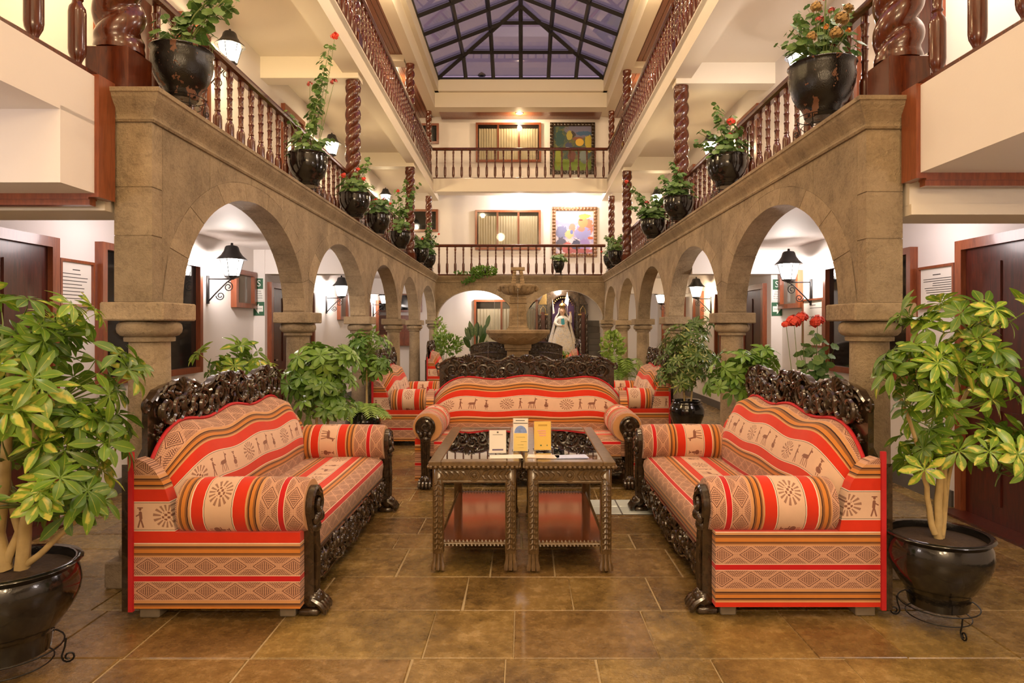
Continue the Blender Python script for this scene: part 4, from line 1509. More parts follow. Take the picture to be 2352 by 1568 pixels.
        out += [(px - .045, .44), (px - .040, .30), (px - .036, .14), (px - .045, .08), (px + .045, .08), (px + .036, .14), (px + .040, .30), (px + .045, .44)]
        mb.prism([(sg * a, b) for a, b in out], lambda a, b, d: (a, d, b), -.028, .03)
        mb.tube([(sg * (px + .080 * math.cos(a)), -.028, .555 + .085 * math.sin(a)) for a in [(-.2 + 1.4 * t / 20) * PI for t in range(21)]], .014, 6)
        mb.tube(spiral(sg * px, .56, .055, PI / 2, 1.3, sg, -.035, 14, .01), [.016 - .0005 * w for w in range(15)], 6)
        for w in range(3): mb.ell((sg * (px - .04 + w * .04), -.04, .50 - .012 * abs(w - 1)), .022, .020, .030, 8, 5)
        mb.ell((sg * px, -.025, .445), .05, .028, .035, 10, 6)
        for w in (-1, 0, 1): mb.tube([(sg * px + w * .02, -.03, .43), (sg * px + w * .018, -.038, .30), (sg * px + w * .02, -.032, .12)], [.010, .009, .011], 5)
        mb.ell((sg * px, -.015, .075), .055, .06, .05, 10, 6)
        for w in range(4):
            xx = sg * px - .048 + w * .032
            mb.tube([(xx * 1.0, -.02, .085), (xx, -.065, .058), (xx, -.085, .030), (xx, -.085, .014)], [.012, .016, .016, .011], 6)
        mb.cbox(sg * px - .05, sg * px + .05, -.055, .05, 0.0, .035, .008)
        P['front_post'].append(mb.mesh('front_post', M['darkwood'], 50))
    # back board
    pol = [(-L / 2 + .015, .05), (L / 2 - .015, .05), (L / 2 - .015, .78)] + [(xb * (1 - 2 * i / 30), ztop(xb * (1 - 2 * i / 30)) - .01) for i in range(31)] + [(-L / 2 + .015, .78)]
    P['back_board'] = [MB().prism(pol, lambda a, b, d: (a, d, b), .862, .90).mesh('back_board', M['darkwood'])]
    # crest
    ct = interp([(a * k, b) for a, b in CREST])
    top = lambda x: ct(abs(x))
    xe = .905 * k
    bot = lambda x: ztop(max(-xb, min(xb, x))) - .03
    N = 120
    pts = [(-xe + 2 * xe * i / N) for i in range(N + 1)]
    pol = [(x, top(x)) for x in pts] + [(x, bot(x) - .02) for x in reversed(pts)]
    mb = MB()
    nn = len(pts)
    vs = []; fs = []
    for d in (.846, .876):
        vs += [(x, d, top(x)) for x in pts] + [(x, d, bot(x) - .02) for x in pts]
    for i in range(nn - 1):
        a, b = i, i + 1
        fs += [(a, b, nn + b, nn + a), (2 * nn + a, 2 * nn + nn + a, 2 * nn + nn + b, 2 * nn + b), (a, 2 * nn + a, 2 * nn + b, b), (nn + a, nn + b, 3 * nn + b, 3 * nn + a)]
    fs += [(0, nn, 3 * nn, 2 * nn), (nn - 1, 3 * nn - 1, 4 * nn - 1, 2 * nn - 1)]
    mb.add(vs, fs)
    mb.tube([(x, .835, top(x) - .004) for x in pts], .0135, 6)
    mb.tube([(x, .830, top(x) - .034 - .008 * math.sin(x * 25)) for x in pts[3:-3]], .008, 5)
    for i in range(2, N - 2, 1):                 # gadroon ribs under the rim in the hollows
        x = pts[i]
        if .22 * k < abs(x) < .46 * k: mb.tube([(x, .830, top(x) + .004), (x + .012 * (1 if x < 0 else -1), .824, top(x) - .022), (x + .016 * (1 if x < 0 else -1), .830, top(x) - .045)], [.004, .007, .003], 4)
    for sx in ([-.60 * k, 0, .60 * k] if L > 1.0 else [0]):
        zc = top(sx) - .085
        for w in range(9):
            a = PI * (.5 + (w - 4) * .11)
            r = .092 if sx == 0 else .098
            mb.tube([(sx + .015 * math.cos(a), .826, zc + .01 * math.sin(a)), (sx + .06 * math.cos(a), .812, zc + .06 * math.sin(a)), (sx + r * math.cos(a), .822, zc + r * math.sin(a) * .98)], [.005, .012, .009], 6)
        for sg in (-1, 1): mb.tube(spiral(sx + sg * .085, zc + .01, .04, PI / 2, 1.2, -sg, .826, 14, .006), [.011 - .0004 * w for w in range(15)], 6)
        mb.ell((sx, .826, zc - .012), .022, .014, .016, 8, 5)
    for sg in (-1, 1):
        mb.tube(spiral(sg * (xe - .10 * k), 1.02, .075, PI * .5, 1.4, sg, .828, 20, .008), [.013 - .0004 * w for w in range(21)], 6)
        mb.tube(spiral(sg * (xe + .005), 1.05, .035, PI * .5, 1.2, -sg, .85, 14, .0), .012, 6)
        if L > 1.0:
            for w in range(14):
                a = q.uniform(0, 2 * PI); r = .03 * math.sqrt(q.random())
                mb.ell((sg * .29 * k + r * 1.2 * math.cos(a), .824, bot(.29 * k) + .055 + r * math.sin(a)), .0105, .010, .0105, 6, 4)
    carve_fill(mb, q, -xe + .02, xe - .02, lambda x: bot(x) + .015, lambda x: top(x) - .03, .829, int(46 * k), .012, .022)
    nc = max(3, int(7 * k))
    for sg in (-1, 1):
        for i in range(nc):
            x = sg * (.11 * k + (xe - .20 * k) * (i + .5) / nc)
            zb, zt_ = bot(x), top(x)
            rr = .40 * (zt_ - zb - .02); zc = (zb + zt_) / 2 + .012 * (-1) ** i
            m = 18
            dirn = sg * (-1) ** i
            mb.tube(spiral(x, zc, rr, PI * (.5 + .5 * (i % 2)) , 1.5, dirn, .826, m, .012), [.006 + .010 * math.sin(PI * min(1, (w + 3) / (m + 3))) for w in range(m + 1)], 6)
            mb.ell((x, .820, zc), .014, .012, .014, 8, 5)
            for w in range(6):
                aa = PI * (.5 + .5 * (i % 2)) + dirn * (w * .5 - .3)
                mb.tube([(x + rr * .95 * math.cos(aa), .828, zc + rr * .95 * math.sin(aa)), (x + rr * 1.25 * math.cos(aa + .2 * dirn), .818, zc + rr * 1.25 * math.sin(aa + .2 * dirn)), (x + rr * 1.5 * math.cos(aa + .5 * dirn), .83, zc + rr * 1.45 * math.sin(aa + .5 * dirn))], [.006, .010, .003], 5)
    P['carved_crest'] = [mb.mesh('carved_crest', M['darkwood'], 50)]
    # apron
    mb = MB()
    xa = L / 2 - .19
    low = lambda x: .085 + .035 * math.sin(x / k * 9.2) ** 2 - .02 * math.cos(x / k * 4.6)
    pts = [(-xa + 2 * xa * i / 60) for i in range(61)]
    mb.prism([(x, .275) for x in pts] + [(x, low(x)) for x in reversed(pts)], lambda a, b, d: (a, d, b), .012, .04)
    mb.tube([(x, .010, low(x) + .004) for x in pts], .010, 5)
    mb.tube([(x, .008, .268) for x in pts], .008, 5)
    carve_fill(mb, q, -xa, xa, lambda x: low(x) + .006, lambda x: .272, .008, int(70 * k), .022, .05)
    P['carved_apron'] = [mb.mesh('carved_apron', M['darkwood'], 50)]
    # rear feet
    P['rear_foot'] = [MB().cbox(sg * (L / 2 - .11) - .05, sg * (L / 2 - .11) + .05, .74, .84, 0, .064, .006).mesh('rear_foot', M['greywood']) for sg in (-1, 1)] + \
                     [MB().cbox(sg * (L / 2 - .11) - .04, sg * (L / 2 - .11) + .04, .06, .14, 0, .064, .006).mesh('rear_foot', M['greywood']) for sg in (-1, 1)]
    return P


def put_sofa(P, name, loc, rz, label, cat='sofa', group='striped carved sofas', skip=()):
    r = empty(name, loc, rz, label, cat, group)
    sub_of = {'piping': 'backrest', 'back_piping': 'side_panel'}
    made = {}
    for k in sorted(P, key=lambda n_: n_ in sub_of):
        if k in skip: continue
        for i, me in enumerate(P[k]):
            made.setdefault(k, []).append(inst(k, me, made[sub_of[k]][i] if k in sub_of else r))
    return r


S3 = sofa_parts(2.1, 3)
S3b = sofa_parts(2.1, 4, voff=.05)
S2 = sofa_parts(1.45, 5, lobes=2)
S1 = sofa_parts(1.0, 6, lobes=1)
put_sofa(S3, 'sofa', (-1.085, 4.27, 0), PI / 2, 'red striped woven sofa with black carved crest at left, facing right')
put_sofa(S3b, 'sofa', (.945, 4.29, 0), -PI / 2, 'red striped woven sofa with black carved crest at right, facing left')
put_sofa(S3, 'sofa', (.045, 5.93, 0), 0, 'red striped woven sofa behind the glass tables, facing the viewer')
put_sofa(S2, 'loveseat', (-.98, 8.70, 0), PI / 2, 'striped loveseat behind the left end of the middle sofa', 'sofa')
put_sofa(S2, 'loveseat', (.98, 8.85, 0), -PI / 2, 'striped loveseat behind the right end of the middle sofa', 'sofa')
put_sofa(S1, 'armchair', (-1.10, 13.9, 0), PI / 2, 'distant striped armchair at the left of the fountain', 'armchair', 'armchairs around the fountain')
put_sofa(S1, 'armchair', (.46, 15.35, 0), -PI / 2, 'distant striped armchair at the right, in front of the altar', 'armchair', 'armchairs around the fountain')
S0 = sofa_parts(.80, 8, lobes=1)


def carved_chair(loc, label):
    """armchair seen from behind: carved wooden back"""
    r = put_sofa(S0, 'armchair', loc, PI, label, 'armchair', 'armchairs around the fountain', skip=('carved_crest',))
    q = random.Random(9)
    mb = MB()
    tp = lambda x: 1.02 + .14 * math.cos(x / .42 * PI / 2) ** .5
    pts = [-.40 + .8 * i / 40 for i in range(41)]
    mb.prism([(x, tp(x)) for x in pts] + [(.40, .30), (-.40, .30)], lambda a, b, d: (a, d, b), .885, .925)
    mb.tube([(x, .925, tp(x) - .008) for x in pts], .014, 6)
    mb.tube([(x, .928, .90 + .05 * math.cos(x / .40 * PI / 2)) for x in pts], .014, 6)
    carve_fill(mb, q, -.36, .36, lambda x: .96, lambda x: tp(x) - .02, .928, 26, .02, .04)
    carve_fill(mb, q, -.28, .28, lambda x: .62, lambda x: .88, .928, 24, .02, .05)
    for sg in (-1, 1):
        for w in range(12): mb.ell((sg * .36, .928, .58 + w * .027), .03, .014, .010, 6, 4)
    mb.build('carved_back', M['darkwood'], r, 50)
    return r


carved_chair((-.64, 13.95, 0), 'dark carved chair back just left of the fountain pedestal')
carved_chair((.40, 13.95, 0), 'dark carved chair back just right of the fountain pedestal')

# ------------------------------------------------------------------ tables
def table_parts(W, D, H):
    P = {}
    lw = .062
    tz = H - .045
    rails = []
    for sg in (-1, 1):
        rails.append(MB().cbox(sg * (W / 2) if sg < 0 else W / 2 - .075, -W / 2 + .075 if sg < 0 else W / 2, 0, D, H - .032, H, .005).mesh('top_rail', M['tablewood']))
    for y0 in (0, D - .075): rails.append(MB().cbox(-W / 2 + .075, W / 2 - .075, y0, y0 + .075, H - .032, H, .005).mesh('top_rail', M['tablewood']))
    P['top_rail'] = rails
    P['glass_top'] = [MB().box(-W / 2 + .07, W / 2 - .07, .07, D - .07, H - .012, H - .006).mesh('glass_top', M['tableglass'])]
    # scalloped edge beads
    mb = MB()
    n = int(W / .028)
    for k in range(n):
        mb.ell((-W / 2 + (k + .5) * W / n, -.002, H - .034), .013, .010, .011, 6, 4)
    for sg in (-1, 1):
        m = int(D / .028)
        for k in range(m): mb.ell((sg * (W / 2 + .002), (k + .5) * D / m, H - .034), .010, .013, .011, 6, 4)
    P['bead_edge'] = [mb.mesh('bead_edge', M['tablewood'], 60)]
    # apron with chain carving
    ap = []
    x0, x1 = -W / 2 + lw + .02, W / 2 - lw - .02
    for y in (.03, D - .05):
        mb = MB().box(x0 - .01, x1 + .01, y, y + .02, H - .135, H - .04)
        if y < .1:
            mb.tube([(.03 * math.cos(a), y - .004, H - .088 + .03 * math.sin(a)) for a in [2 * PI * i / 16 for i in range(17)]], .006, 5)
            mb.ell((0, y - .002, H - .088), .016, .012, .016, 8, 5)
            mb.tube([(x0, y - .002, H - .052), (x1, y - .002, H - .052)], .005, 5); mb.tube([(x0, y - .002, H - .125), (x1, y - .002, H - .125)], .005, 5)
            for sg in (-1, 1):
                for k in range(5):
                    xx = sg * (.05 + k * .034)
                    for u in (-1, 1):
                        mb.tube([(xx, y - .003, H - .088), (xx + sg * .012, y - .008, H - .088 + u * .018), (xx + sg * .032, y - .003, H - .088 + u * .026)], [.007, .008, .004], 5)
        ap.append(mb.mesh('apron', M['tablewood'], 50))
    for sg in (-1, 1):
        ap.append(MB().box(sg * (W / 2 - .04) - .01, sg * (W / 2 - .04) + .01, .05, D - .05, H - .135, H - .04).mesh('apron', M['tablewood']))
    P['apron'] = ap
    # legs
    lg = []
    for sx in (-1, 1):
        for y in (.035 + lw / 2, D - .035 - lw / 2):
            cx = sx * (W / 2 - .022 - lw / 2)
            mb = MB().cbox(cx - lw / 2, cx + lw / 2, y - lw / 2, y + lw / 2, .10, H - .04, .006)
            if y < .2:
                yy = y - lw / 2
                for k in range(13):
                    z = .135 + k * .032
                    for u in (-1, 1):
                        mb.tube([(cx + u * .004, yy - .002, z + .024), (cx + u * .008, yy - .010, z + .006), (cx + u * .019, yy - .008, z), (cx + u * .022, yy - .002, z + .010)], [.005, .007, .007, .004], 5)
                for u in (-1, 1): mb.tube([(cx + u * .028, yy - .001, .11), (cx + u * .028, yy - .001, H - .05)], .004, 4)
            for w in range(3):
                xx = cx - .022 + w * .022
                mb.tube([(xx, y - lw / 2 + .010, .115), (xx, y - lw / 2 + .006, .07), (xx * 1.0 + (w - 1) * .005, y - lw / 2 - .010, .032), (xx + (w - 1) * .006, y - lw / 2 - .016, .012)], [.010, .009, .015, .012], 6)
            mb.cbox(cx - .020, cx + .020, y - .022, y + .03, 0, .11, .008)
            lg.append(mb.mesh('leg', M['tablewood'], 50))
    P['leg'] = lg
    P['shelf'] = [MB().box(-W / 2 + .05, W / 2 - .05, .07, D - .07, .150, .165).mesh('shelf', M['shelfwood'])]
    rl = []
    def rope(p0, p1):
        a, b = Vector(p0), Vector(p1); L = (b - a).length; n = int(L / .022)
        mb = MB().tube([p0, p1], .013, 6)
        for k in range(n):
            c = a + (b - a) * ((k + .5) / n)
            d = (b - a).normalized(); s_ = Vector((-d.y, d.x, 0))
            mb.tube([c + d * -.008 + s_ * .012 + Vector((0, 0, -.012)), c + Vector((0, 0, .0)) + s_ * 0 + Vector((0, 0, .018)), c + d * .008 - s_ * .012 + Vector((0, 0, -.012))], .006, 4)
        return mb.mesh('shelf_rail', M['tablewood'], 60)
    z = .158
    xl_ = W / 2 - .055
    rl = [rope((-xl_, .066, z), (xl_, .066, z)), rope((-xl_, D - .066, z), (xl_, D - .066, z)), rope((-xl_, .09, z), (-xl_, D - .09, z)), rope((xl_, .09, z), (xl_, D - .09, z))]
    P['shelf_rail'] = rl
    return P


TP = table_parts(.540, 1.34, .665)
for x, y, lab in ((-.288, 3.87, 'carved wooden glass-top side table, left of the pair, holding the white card'), (.282, 3.86, 'carved wooden glass-top side table, right of the pair, holding the yellow card')):
    r = empty('glass_table', (x, y, 0), 0, lab, 'table', 'pair of carved tables')
    made = None
    for k, ms in TP.items():
        for me in ms:
            o_ = inst(k, me, made if k == 'shelf_rail' else r)
            if k == 'shelf': made = o_

# cards on the tables ---------------------------------------------------------
M['yellow_card'] = simple('yellow_printed_card', (0.80, 0.52, 0.10), 0.5, var=.05)
M['pale_yellow'] = simple('pale_yellow_card', (0.82, 0.62, 0.20), 0.5, var=.05)
M['white_card'] = simple('white_printed_card', (0.82, 0.76, 0.68), 0.5)
M['sky_print'] = simple('blue_photo_print', (0.20, 0.30, 0.62), 0.5, var=.5, scale=60)
M['pink_print'] = simple('pink_print', (0.75, 0.36, 0.28), 0.6)
M['brochure'] = simple('glossy_brochure', (0.75, 0.60, 0.48), 0.3, var=.35, scale=25)
M['brochure_blue'] = simple('blue_glossy_brochure', (0.45, 0.50, 0.72), 0.3, var=.4, scale=25)
TZ = .665


def card(name, label, x, y, w, h, rz, mat, marks):
    r = empty(name, (x, y, TZ + .001), rz, label, 'card')
    lean = .10
    sh = lambda a, b, d: (a, d + b * lean, b)
    ac = MB()
    ac.prism([(-w / 2 - .006, .0), (w / 2 + .006, .0), (w / 2 + .006, h + .004), (-w / 2 - .006, h + .004)], sh, .004, .007)
    ac.box(-w / 2 - .006, w / 2 + .006, 0, .07, 0, .003)
    ac.build('stand', M['acrylic'], r)
    MB().prism([(-w / 2, .004), (w / 2, .004), (w / 2, h), (-w / 2, h)], sh, .0022, .0035).build('sheet', mat, r)
    for nm, m_, a0, a1, b0, b1 in marks:
        MB().prism([(a0 * w, b0 * h), (a1 * w, b0 * h), (a1 * w, b1 * h), (a0 * w, b1 * h)], sh, .0012, .0022).build(nm, m_, r)
    return r


ink = M['ink']
c1 = card('display_card', 'white display card in a clear stand on the left table', -.155, 4.10, .105, .145, .06, M['white_card'],
     [('emblem', ink, -.05, .05, .88, .94), ('printed_line', ink, -.30, .30, .80, .815), ('printed_bar', simple('violet_print', (.16, .12, .20), .6), -.33, .33, .13, .20)])
c2 = card('display_card', 'tall white, blue and yellow display card between the two tables', -.012, 4.16, .095, .21, -.02, M['white_card'],
     [('printed_line', ink, -.34, .28, .925, .945), ('printed_line', ink, -.48, .48, .845, .865), ('yellow_panel', M['pale_yellow'], -.46, .46, .02, .55), ('printed_line', ink, -.3, .3, .43, .44), ('printed_line', ink, 0, .4, .30, .31), ('printed_line', ink, -.2, .2, .20, .21), ('printed_line', ink, -.2, .2, .12, .13)])
sh = lambda a, b, d: (a, d + b * .10, b)
MB().prism([(.040 * math.cos(PI * i / 16), .118 + .046 * math.sin(PI * i / 16)) for i in range(17)], sh, .0012, .0022).build('photo_arch', M['sky_print'], c2)
c3 = card('display_card', 'yellow display card in a clear stand on the right table', .13, 4.20, .108, .185, .03, M['yellow_card'],
     [('emblem', simple('ochre_print', (.55, .32, .05), .6), -.25, .28, .84, .90), ('printed_line', M['pink_print'], -.30, .20, .66, .70), ('printed_line', M['pink_print'], -.24, .22, .58, .62), ('printed_line', M['pink_print'], -.20, .20, .50, .54), ('printed_mark', M['greenprint'], -.15, -.05, .16, .20), ('printed_mark', M['greenprint'], .24, .30, .16, .20)])
for (x, y, rz, m_, lab) in ((-.10, 4.00, .08, 'white_card', 'white folded leaflet lying at the front of the left table'), (.13, 4.005, -.12, 'brochure', 'orange glossy brochure lying at the front of the right table'), (.30, 4.00, .10, 'brochure_blue', 'blue glossy brochure lying at the front of the right table')):
    r = empty('leaflet', (x, y, TZ + .0005), rz, lab, 'leaflet')
    MB().box(-.10, .10, -.05, .05, 0, .002).build('cover', M[m_], r)
    MB().box(-.098, .096, -.047, .049, .002, .0045, Matrix.Rotation(.05, 4, 'Z')).build('page', M[m_], r)

# glass floor lights -----------------------------------------------------------
r = empty('floor_glass_panel', (.78, 5.30, 0), 0, 'pale glass block panel set into the floor by the right sofa', 'glass panel')
MB().box(-.30, .30, -.22, .22, -.004, .002).build('frame', M['rubber'], r)
for i in range(2):
    for j in range(2):
        MB().cbox(-.285 + i * .29, -.285 + i * .29 + .28, -.205 + j * .21, -.205 + j * .21 + .20, -.004, .006, .004).build('glass_block', M['floorglass'], r)

# ------------------------------------------------------------------ foliage building blocks
def leaflet(mb, M_, L, W, droop=.25, cup=.15, nseg=5, tipw=.15):
    vs = []; fs = []; fu = []
    for k in range(nseg + 1):
        t = k / nseg
        w = W * (.10, .22, .62, .95, 1.0, .72, .12)[k] if nseg == 6 else (W * (math.sin(PI * min(1, t * .86 + .10)) ** .8) if k else W * .12)
        if k == nseg and nseg != 6: w = W * .05
        z = -droop * L * t * t
        x = L * t
        for i, e in enumerate((-1, 0, 1)):
            vs.append((x, e * w / 2, z + (cup * w * .5 if e else 0)))
    for k in range(nseg):
        for i in range(2):
            f = (k * 3 + i, k * 3 + 3 + i, k * 3 + 4 + i, k * 3 + 1 + i)
            fs.append(f); fu.append([(i / 2, k / nseg), (i / 2, (k + 1) / nseg), ((i + 1) / 2, (k + 1) / nseg), ((i + 1) / 2, k / nseg)])
    mb.add(vs, fs, M_, fu)


def whorl_mesh(mat, seed, n=8, L=.125, W=.05, pet=.10, up=.15):
    q = random.Random(seed)
    mb = MB()
    pts = [(0, 0, 0), (pet * .05, 0, pet * .5), (0, 0, pet)]
    b0 = len(mb.f)
    mb.tube(pts, [.0028, .0022, .0024], 4)
    for i in range(len(mb.f)): mb.uv[i] = [(.3, .3)] * len(mb.f[i])
    for k in range(n):
        a = 2 * PI * k / n + q.uniform(-.12, .12)
        l = L * q.uniform(.78, 1.1)
        T = Matrix.Translation((0, 0, pet)) @ Matrix.Rotation(a, 4, 'Z') @ Matrix.Rotation(-up + q.uniform(-.12, .22), 4, 'Y') @ Matrix.Rotation(q.uniform(-.45, .45), 4, 'X') @ Matrix.Translation((.004, 0, 0))
        leaflet(mb, T, l, W * q.uniform(.85, 1.1), q.uniform(.12, .5), .22, 6)
    return mb.mesh('leaf', mat, 180, fixn=False)


WH_VAR = [whorl_mesh(M['leaf_var'], 20 + i, 7 + i % 2, .112, .046, .10, .02 + .10 * i) for i in range(5)]
WH_GRN = [whorl_mesh(M['leaf_green'], 40 + i, 8, .115, .046, .08, .05 + .10 * i) for i in range(4)]
WH_CRM = [whorl_mesh(M['leaf_cream'], 60 + i, 8, .11, .036, .08, .10 + .10 * i) for i in range(4)]


def round_leaf_mesh(seed, R=.032):
    q = random.Random(seed)
    mb = MB()
    n = 14
    vs = [(0, 0, 0)]; uv = [(.5, 0)]
    for k in range(n):
        a = 2 * PI * k / n
        r = R * (1 + .14 * math.cos(7 * a / 2) ** 2 - .10) * (0.62 if k == 0 else 1)
        vs.append((R * .55 + r * -math.cos(a), r * math.sin(a), .22 * r + .05 * r * math.cos(5 * a))); uv.append((.5 + .5 * math.sin(a), .5 + .5 * math.cos(a)))
    fs = [(0, 1 + k, 1 + (k + 1) % n) for k in range(n)]
    mb.add([(R * .4, 0, 0)] + vs[1:], fs, None, [[uv[i] for i in f] for f in fs])
    m = len(mb.f)
    mb.tube([(R * .4, 0, 0), (0, 0, -.012), (-.02, 0, -.04)], .0014, 3)
    for i in range(m, len(mb.f)): mb.uv[i] = [(.3, .3)] * len(mb.f[i])
    return mb


RL = [round_leaf_mesh(i) for i in range(3)]
RLM = [m.mesh('leaf', M['leaf_ger'], 180, fixn=False) for m in RL]


def flower_mesh(mat, seed, R=.035, n=22):
    q = random.Random(seed)
    mb = MB()
    for k in range(n):
        u, w = q.uniform(-.35, 1), q.uniform(0, 2 * PI)
        d = Vector((math.sqrt(max(0, 1 - u * u)) * math.cos(w), math.sqrt(max(0, 1 - u * u)) * math.sin(w), u))
        R_ = R * q.uniform(.6, 1.0)
        T = Matrix.Translation(d * R_) @ d.to_track_quat('Z', 'Y').to_matrix().to_4x4()
        r = R * (.36 if n < 80 else .2)
        for p in range(4):
            a = p * PI / 2 + q.uniform(0, .5)
            c = (r * .6 * math.cos(a), r * .6 * math.sin(a), .002)
            mb.add([(c[0] + r * .6 * math.cos(b), c[1] + r * .6 * math.sin(b), c[2] + .003 * math.sin(3 * b)) for b in [i * PI / 3 for i in range(6)]], [(0, 1, 2, 3, 4, 5)], T)
    return mb.mesh('flower', mat, None, fixn=False)


FLR = flower_mesh(M['petal'], 1); FLP = flower_mesh(M['petal_pink'], 2); FLD = flower_mesh(M['dry'], 3, .05, 130); FLB = flower_mesh(M['petal'], 7, .052, 60); FLO = flower_mesh(M['orange_flower'], 4)


def orient(d, roll=0.0):
    return (d.to_track_quat('Z', 'Y') @ Euler((0, 0, roll)).to_quaternion()).to_euler()


# pots --------------------------------------------------------------------------
def pot_profile(kind):
    if kind == 'belly': return [(.50, 0), (.56, .02), (.58, .10), (.62, .22), (.66, .25), (.74, .33), (.90, .50), (.98, .64), (1.0, .74), (.97, .86), (.93, .92), (.97, .955), (1.02, .98), (1.0, 1.0), (.90, .995), (.88, .90)]
    if kind == 'bowl': return [(.48, 0), (.52, .03), (.56, .14), (.64, .24), (.72, .27), (.86, .42), (.96, .60), (1.0, .78), (.97, .88), (.99, .95), (1.03, .98), (1.01, 1.0), (.90, .99), (.88, .88)]
    return [(.45, 0), (.50, .03), (.62, .18), (.82, .38), (.97, .58), (1.0, .70), (.94, .82), (.80, .91), (.78, .95), (.84, .985), (.82, 1.0), (.70, .99), (.68, .90)]


PM = {}
def pot_mesh(kind, mat, lines=True):
    key = (kind, mat)
    if key not in PM:
        pr = pot_profile(kind)
        PM[key] = MB().lathe(pr, 28, cap=False).add([(pr[0][0] * math.cos(2 * PI * i / 28), pr[0][0] * math.sin(2 * PI * i / 28), 0) for i in range(28)], [tuple(range(27, -1, -1))]).mesh('pot', M[mat], 50)
    return PM[key]


SOILM = MB().lathe([(.0, .015), (.35, .03), (.6, .015), (.90, 0)], 20, cap=False).mesh('soil', M['soil'], 60)


def stand_mesh(legs=3, tall=.30):
    mb = MB()
    mb.tube([(.74 * math.cos(a), .74 * math.sin(a), tall) for a in [2 * PI * i / 28 for i in range(29)]], .014, 5, cap=False)
    mb.tube([(.60 * math.cos(a), .60 * math.sin(a), .06) for a in [2 * PI * i / 28 for i in range(29)]], .012, 5, cap=False)
    for k in range(legs):
        a = 2 * PI * k / legs - PI / 2
        ca, sa = math.cos(a), math.sin(a)
        pts = [(.76, tall), (.74, tall * .5), (.70, .02)]
        for w in range(15):
            t = w / 14
            b = PI + 2.6 * PI * t
            r = .10 * (1 - .65 * t)
            pts.append((.80 + r * math.cos(b), -.02 + r * math.sin(b)))
        mb.tube([(r * ca, r * sa, z) for r, z in pts], .016, 5)
    return mb.mesh('stand', M['iron'], 60)


STD = stand_mesh()
STD4 = stand_mesh(4, .34)


def add_pot(root, R, H, kind='belly', mat='pot', lift=0.0, rz=0.0, soil=True, stand=True):
    inst('pot', pot_mesh(kind, mat), root, (0, 0, lift), (0, 0, rz), (R, R, H))
    if soil: inst('soil', SOILM, root, (0, 0, lift + H * .90), None, (R, R, .3))
    if stand: inst('stand', STD, root, (0, 0, lift + .115 * R - .0 - max(0, lift - .13 * R)), (0, 0, rz), R)


def ground_stand(root, R, lift, rz=0.0):
    me = STD
    inst('stand', me, root, (0, 0, .12 * R + .016 * R), (0, 0, rz), (R, R, R))


def schefflera(label, loc, R, H, clusters, stems, leafset, scale, seed, kind='belly', mat='pot', lift=.0, name='potted_schefflera', barkr=.016, group='leafy umbrella plants', bark='bark', potless=False):
    q = random.Random(seed)
    r = empty(name, loc, 0, label, 'potted plant', group)
    if not potless:
        inst('pot', pot_mesh(kind, mat), r, (0, 0, lift), None, (R, R, H))
        inst('soil', SOILM, r, (0, 0, lift + H * .90), None, (R, R, .3))
        if lift > 0.02: ground_stand(r, R, lift)
    z0 = lift + H * .88
    sm = MB()
    for pts, rad in stems:
        pp = [(p[0], p[1], p[2]) for p in pts]
        n = len(pp)
        fine = []
        for i in range(n - 1):
            for k in range(4):
                t = k / 4
                fine.append(tuple(pp[i][w] + (pp[i + 1][w] - pp[i][w]) * t + q.uniform(-.004, .004) for w in range(3)))
        fine.append(pp[-1])
        m = len(fine)
        sm.tube(fine, [rad * (1 - .55 * k / m) for k in range(m)], 7)
    sm.build('stem', M[bark], r, 60)
    tw = MB()
    for (cx, cy, cz, rx, ry, rz_, n) in clusters:
        for k in range(n):
            while True:
                d = Vector((q.uniform(-1, 1), q.uniform(-1, 1), q.uniform(-1, 1)))
                if .15 < d.length < 1: break
            d = d * (d.length ** -.35)
            p = Vector((cx + d.x * rx, cy + d.y * ry, cz + d.z * rz_))
            nd = Vector((d.x, d.y, d.z * .6 + .55)).normalized()
            sc_ = scale * q.uniform(.75, 1.15)
            o = p - nd * .08 * sc_
            inst('leaf', q.choice(leafset), r, o, orient(nd, q.uniform(0, 6.28)), sc_)
            tw.tube([tuple(o), tuple(Vector((cx, cy, cz - rz_ * .6)) * .35 + o * .65), (cx + q.uniform(-.02, .02), cy, cz - rz_ * .75)], [.002, .003, .005], 4)
    tw.build('twig', M['greenstem'], r, 60)
    return r


# two large plants in the foreground
schefflera('big variegated umbrella plant in a black pot at the left edge, nearest the viewer', (-2.15, 2.74, 0), .255, .38,
           [(.02, -.05, 1.48, .34, .30, .14, 24), (.10, .05, 1.24, .36, .34, .18, 32), (-.02, .0, 1.02, .40, .36, .16, 30), (.22, .05, .98, .22, .24, .14, 14), (.08, .0, .80, .38, .30, .12, 15), (.26, .05, .72, .14, .15, .08, 7), (-.30, .0, 1.25, .25, .3, .35, 16)],
           [([(-.02, 0, .44), (-.05, 0, .60), (-.02, .0, .85), (0, 0, 1.1), (.0, 0, 1.35)], .030), ([(.03, .02, .44), (.05, .02, .62), (.10, .02, .90), (.10, 0, 1.2)], .030), ([(-.02, .0, .46), (.02, .02, .60), (-.05, .05, .80), (-.12, .05, 1.0)], .020), ([(.06, .02, .46), (.16, .02, .55), (.27, .04, .66), (.30, .05, .72)], .015)],
           WH_VAR, 1.0, 1, lift=.09)
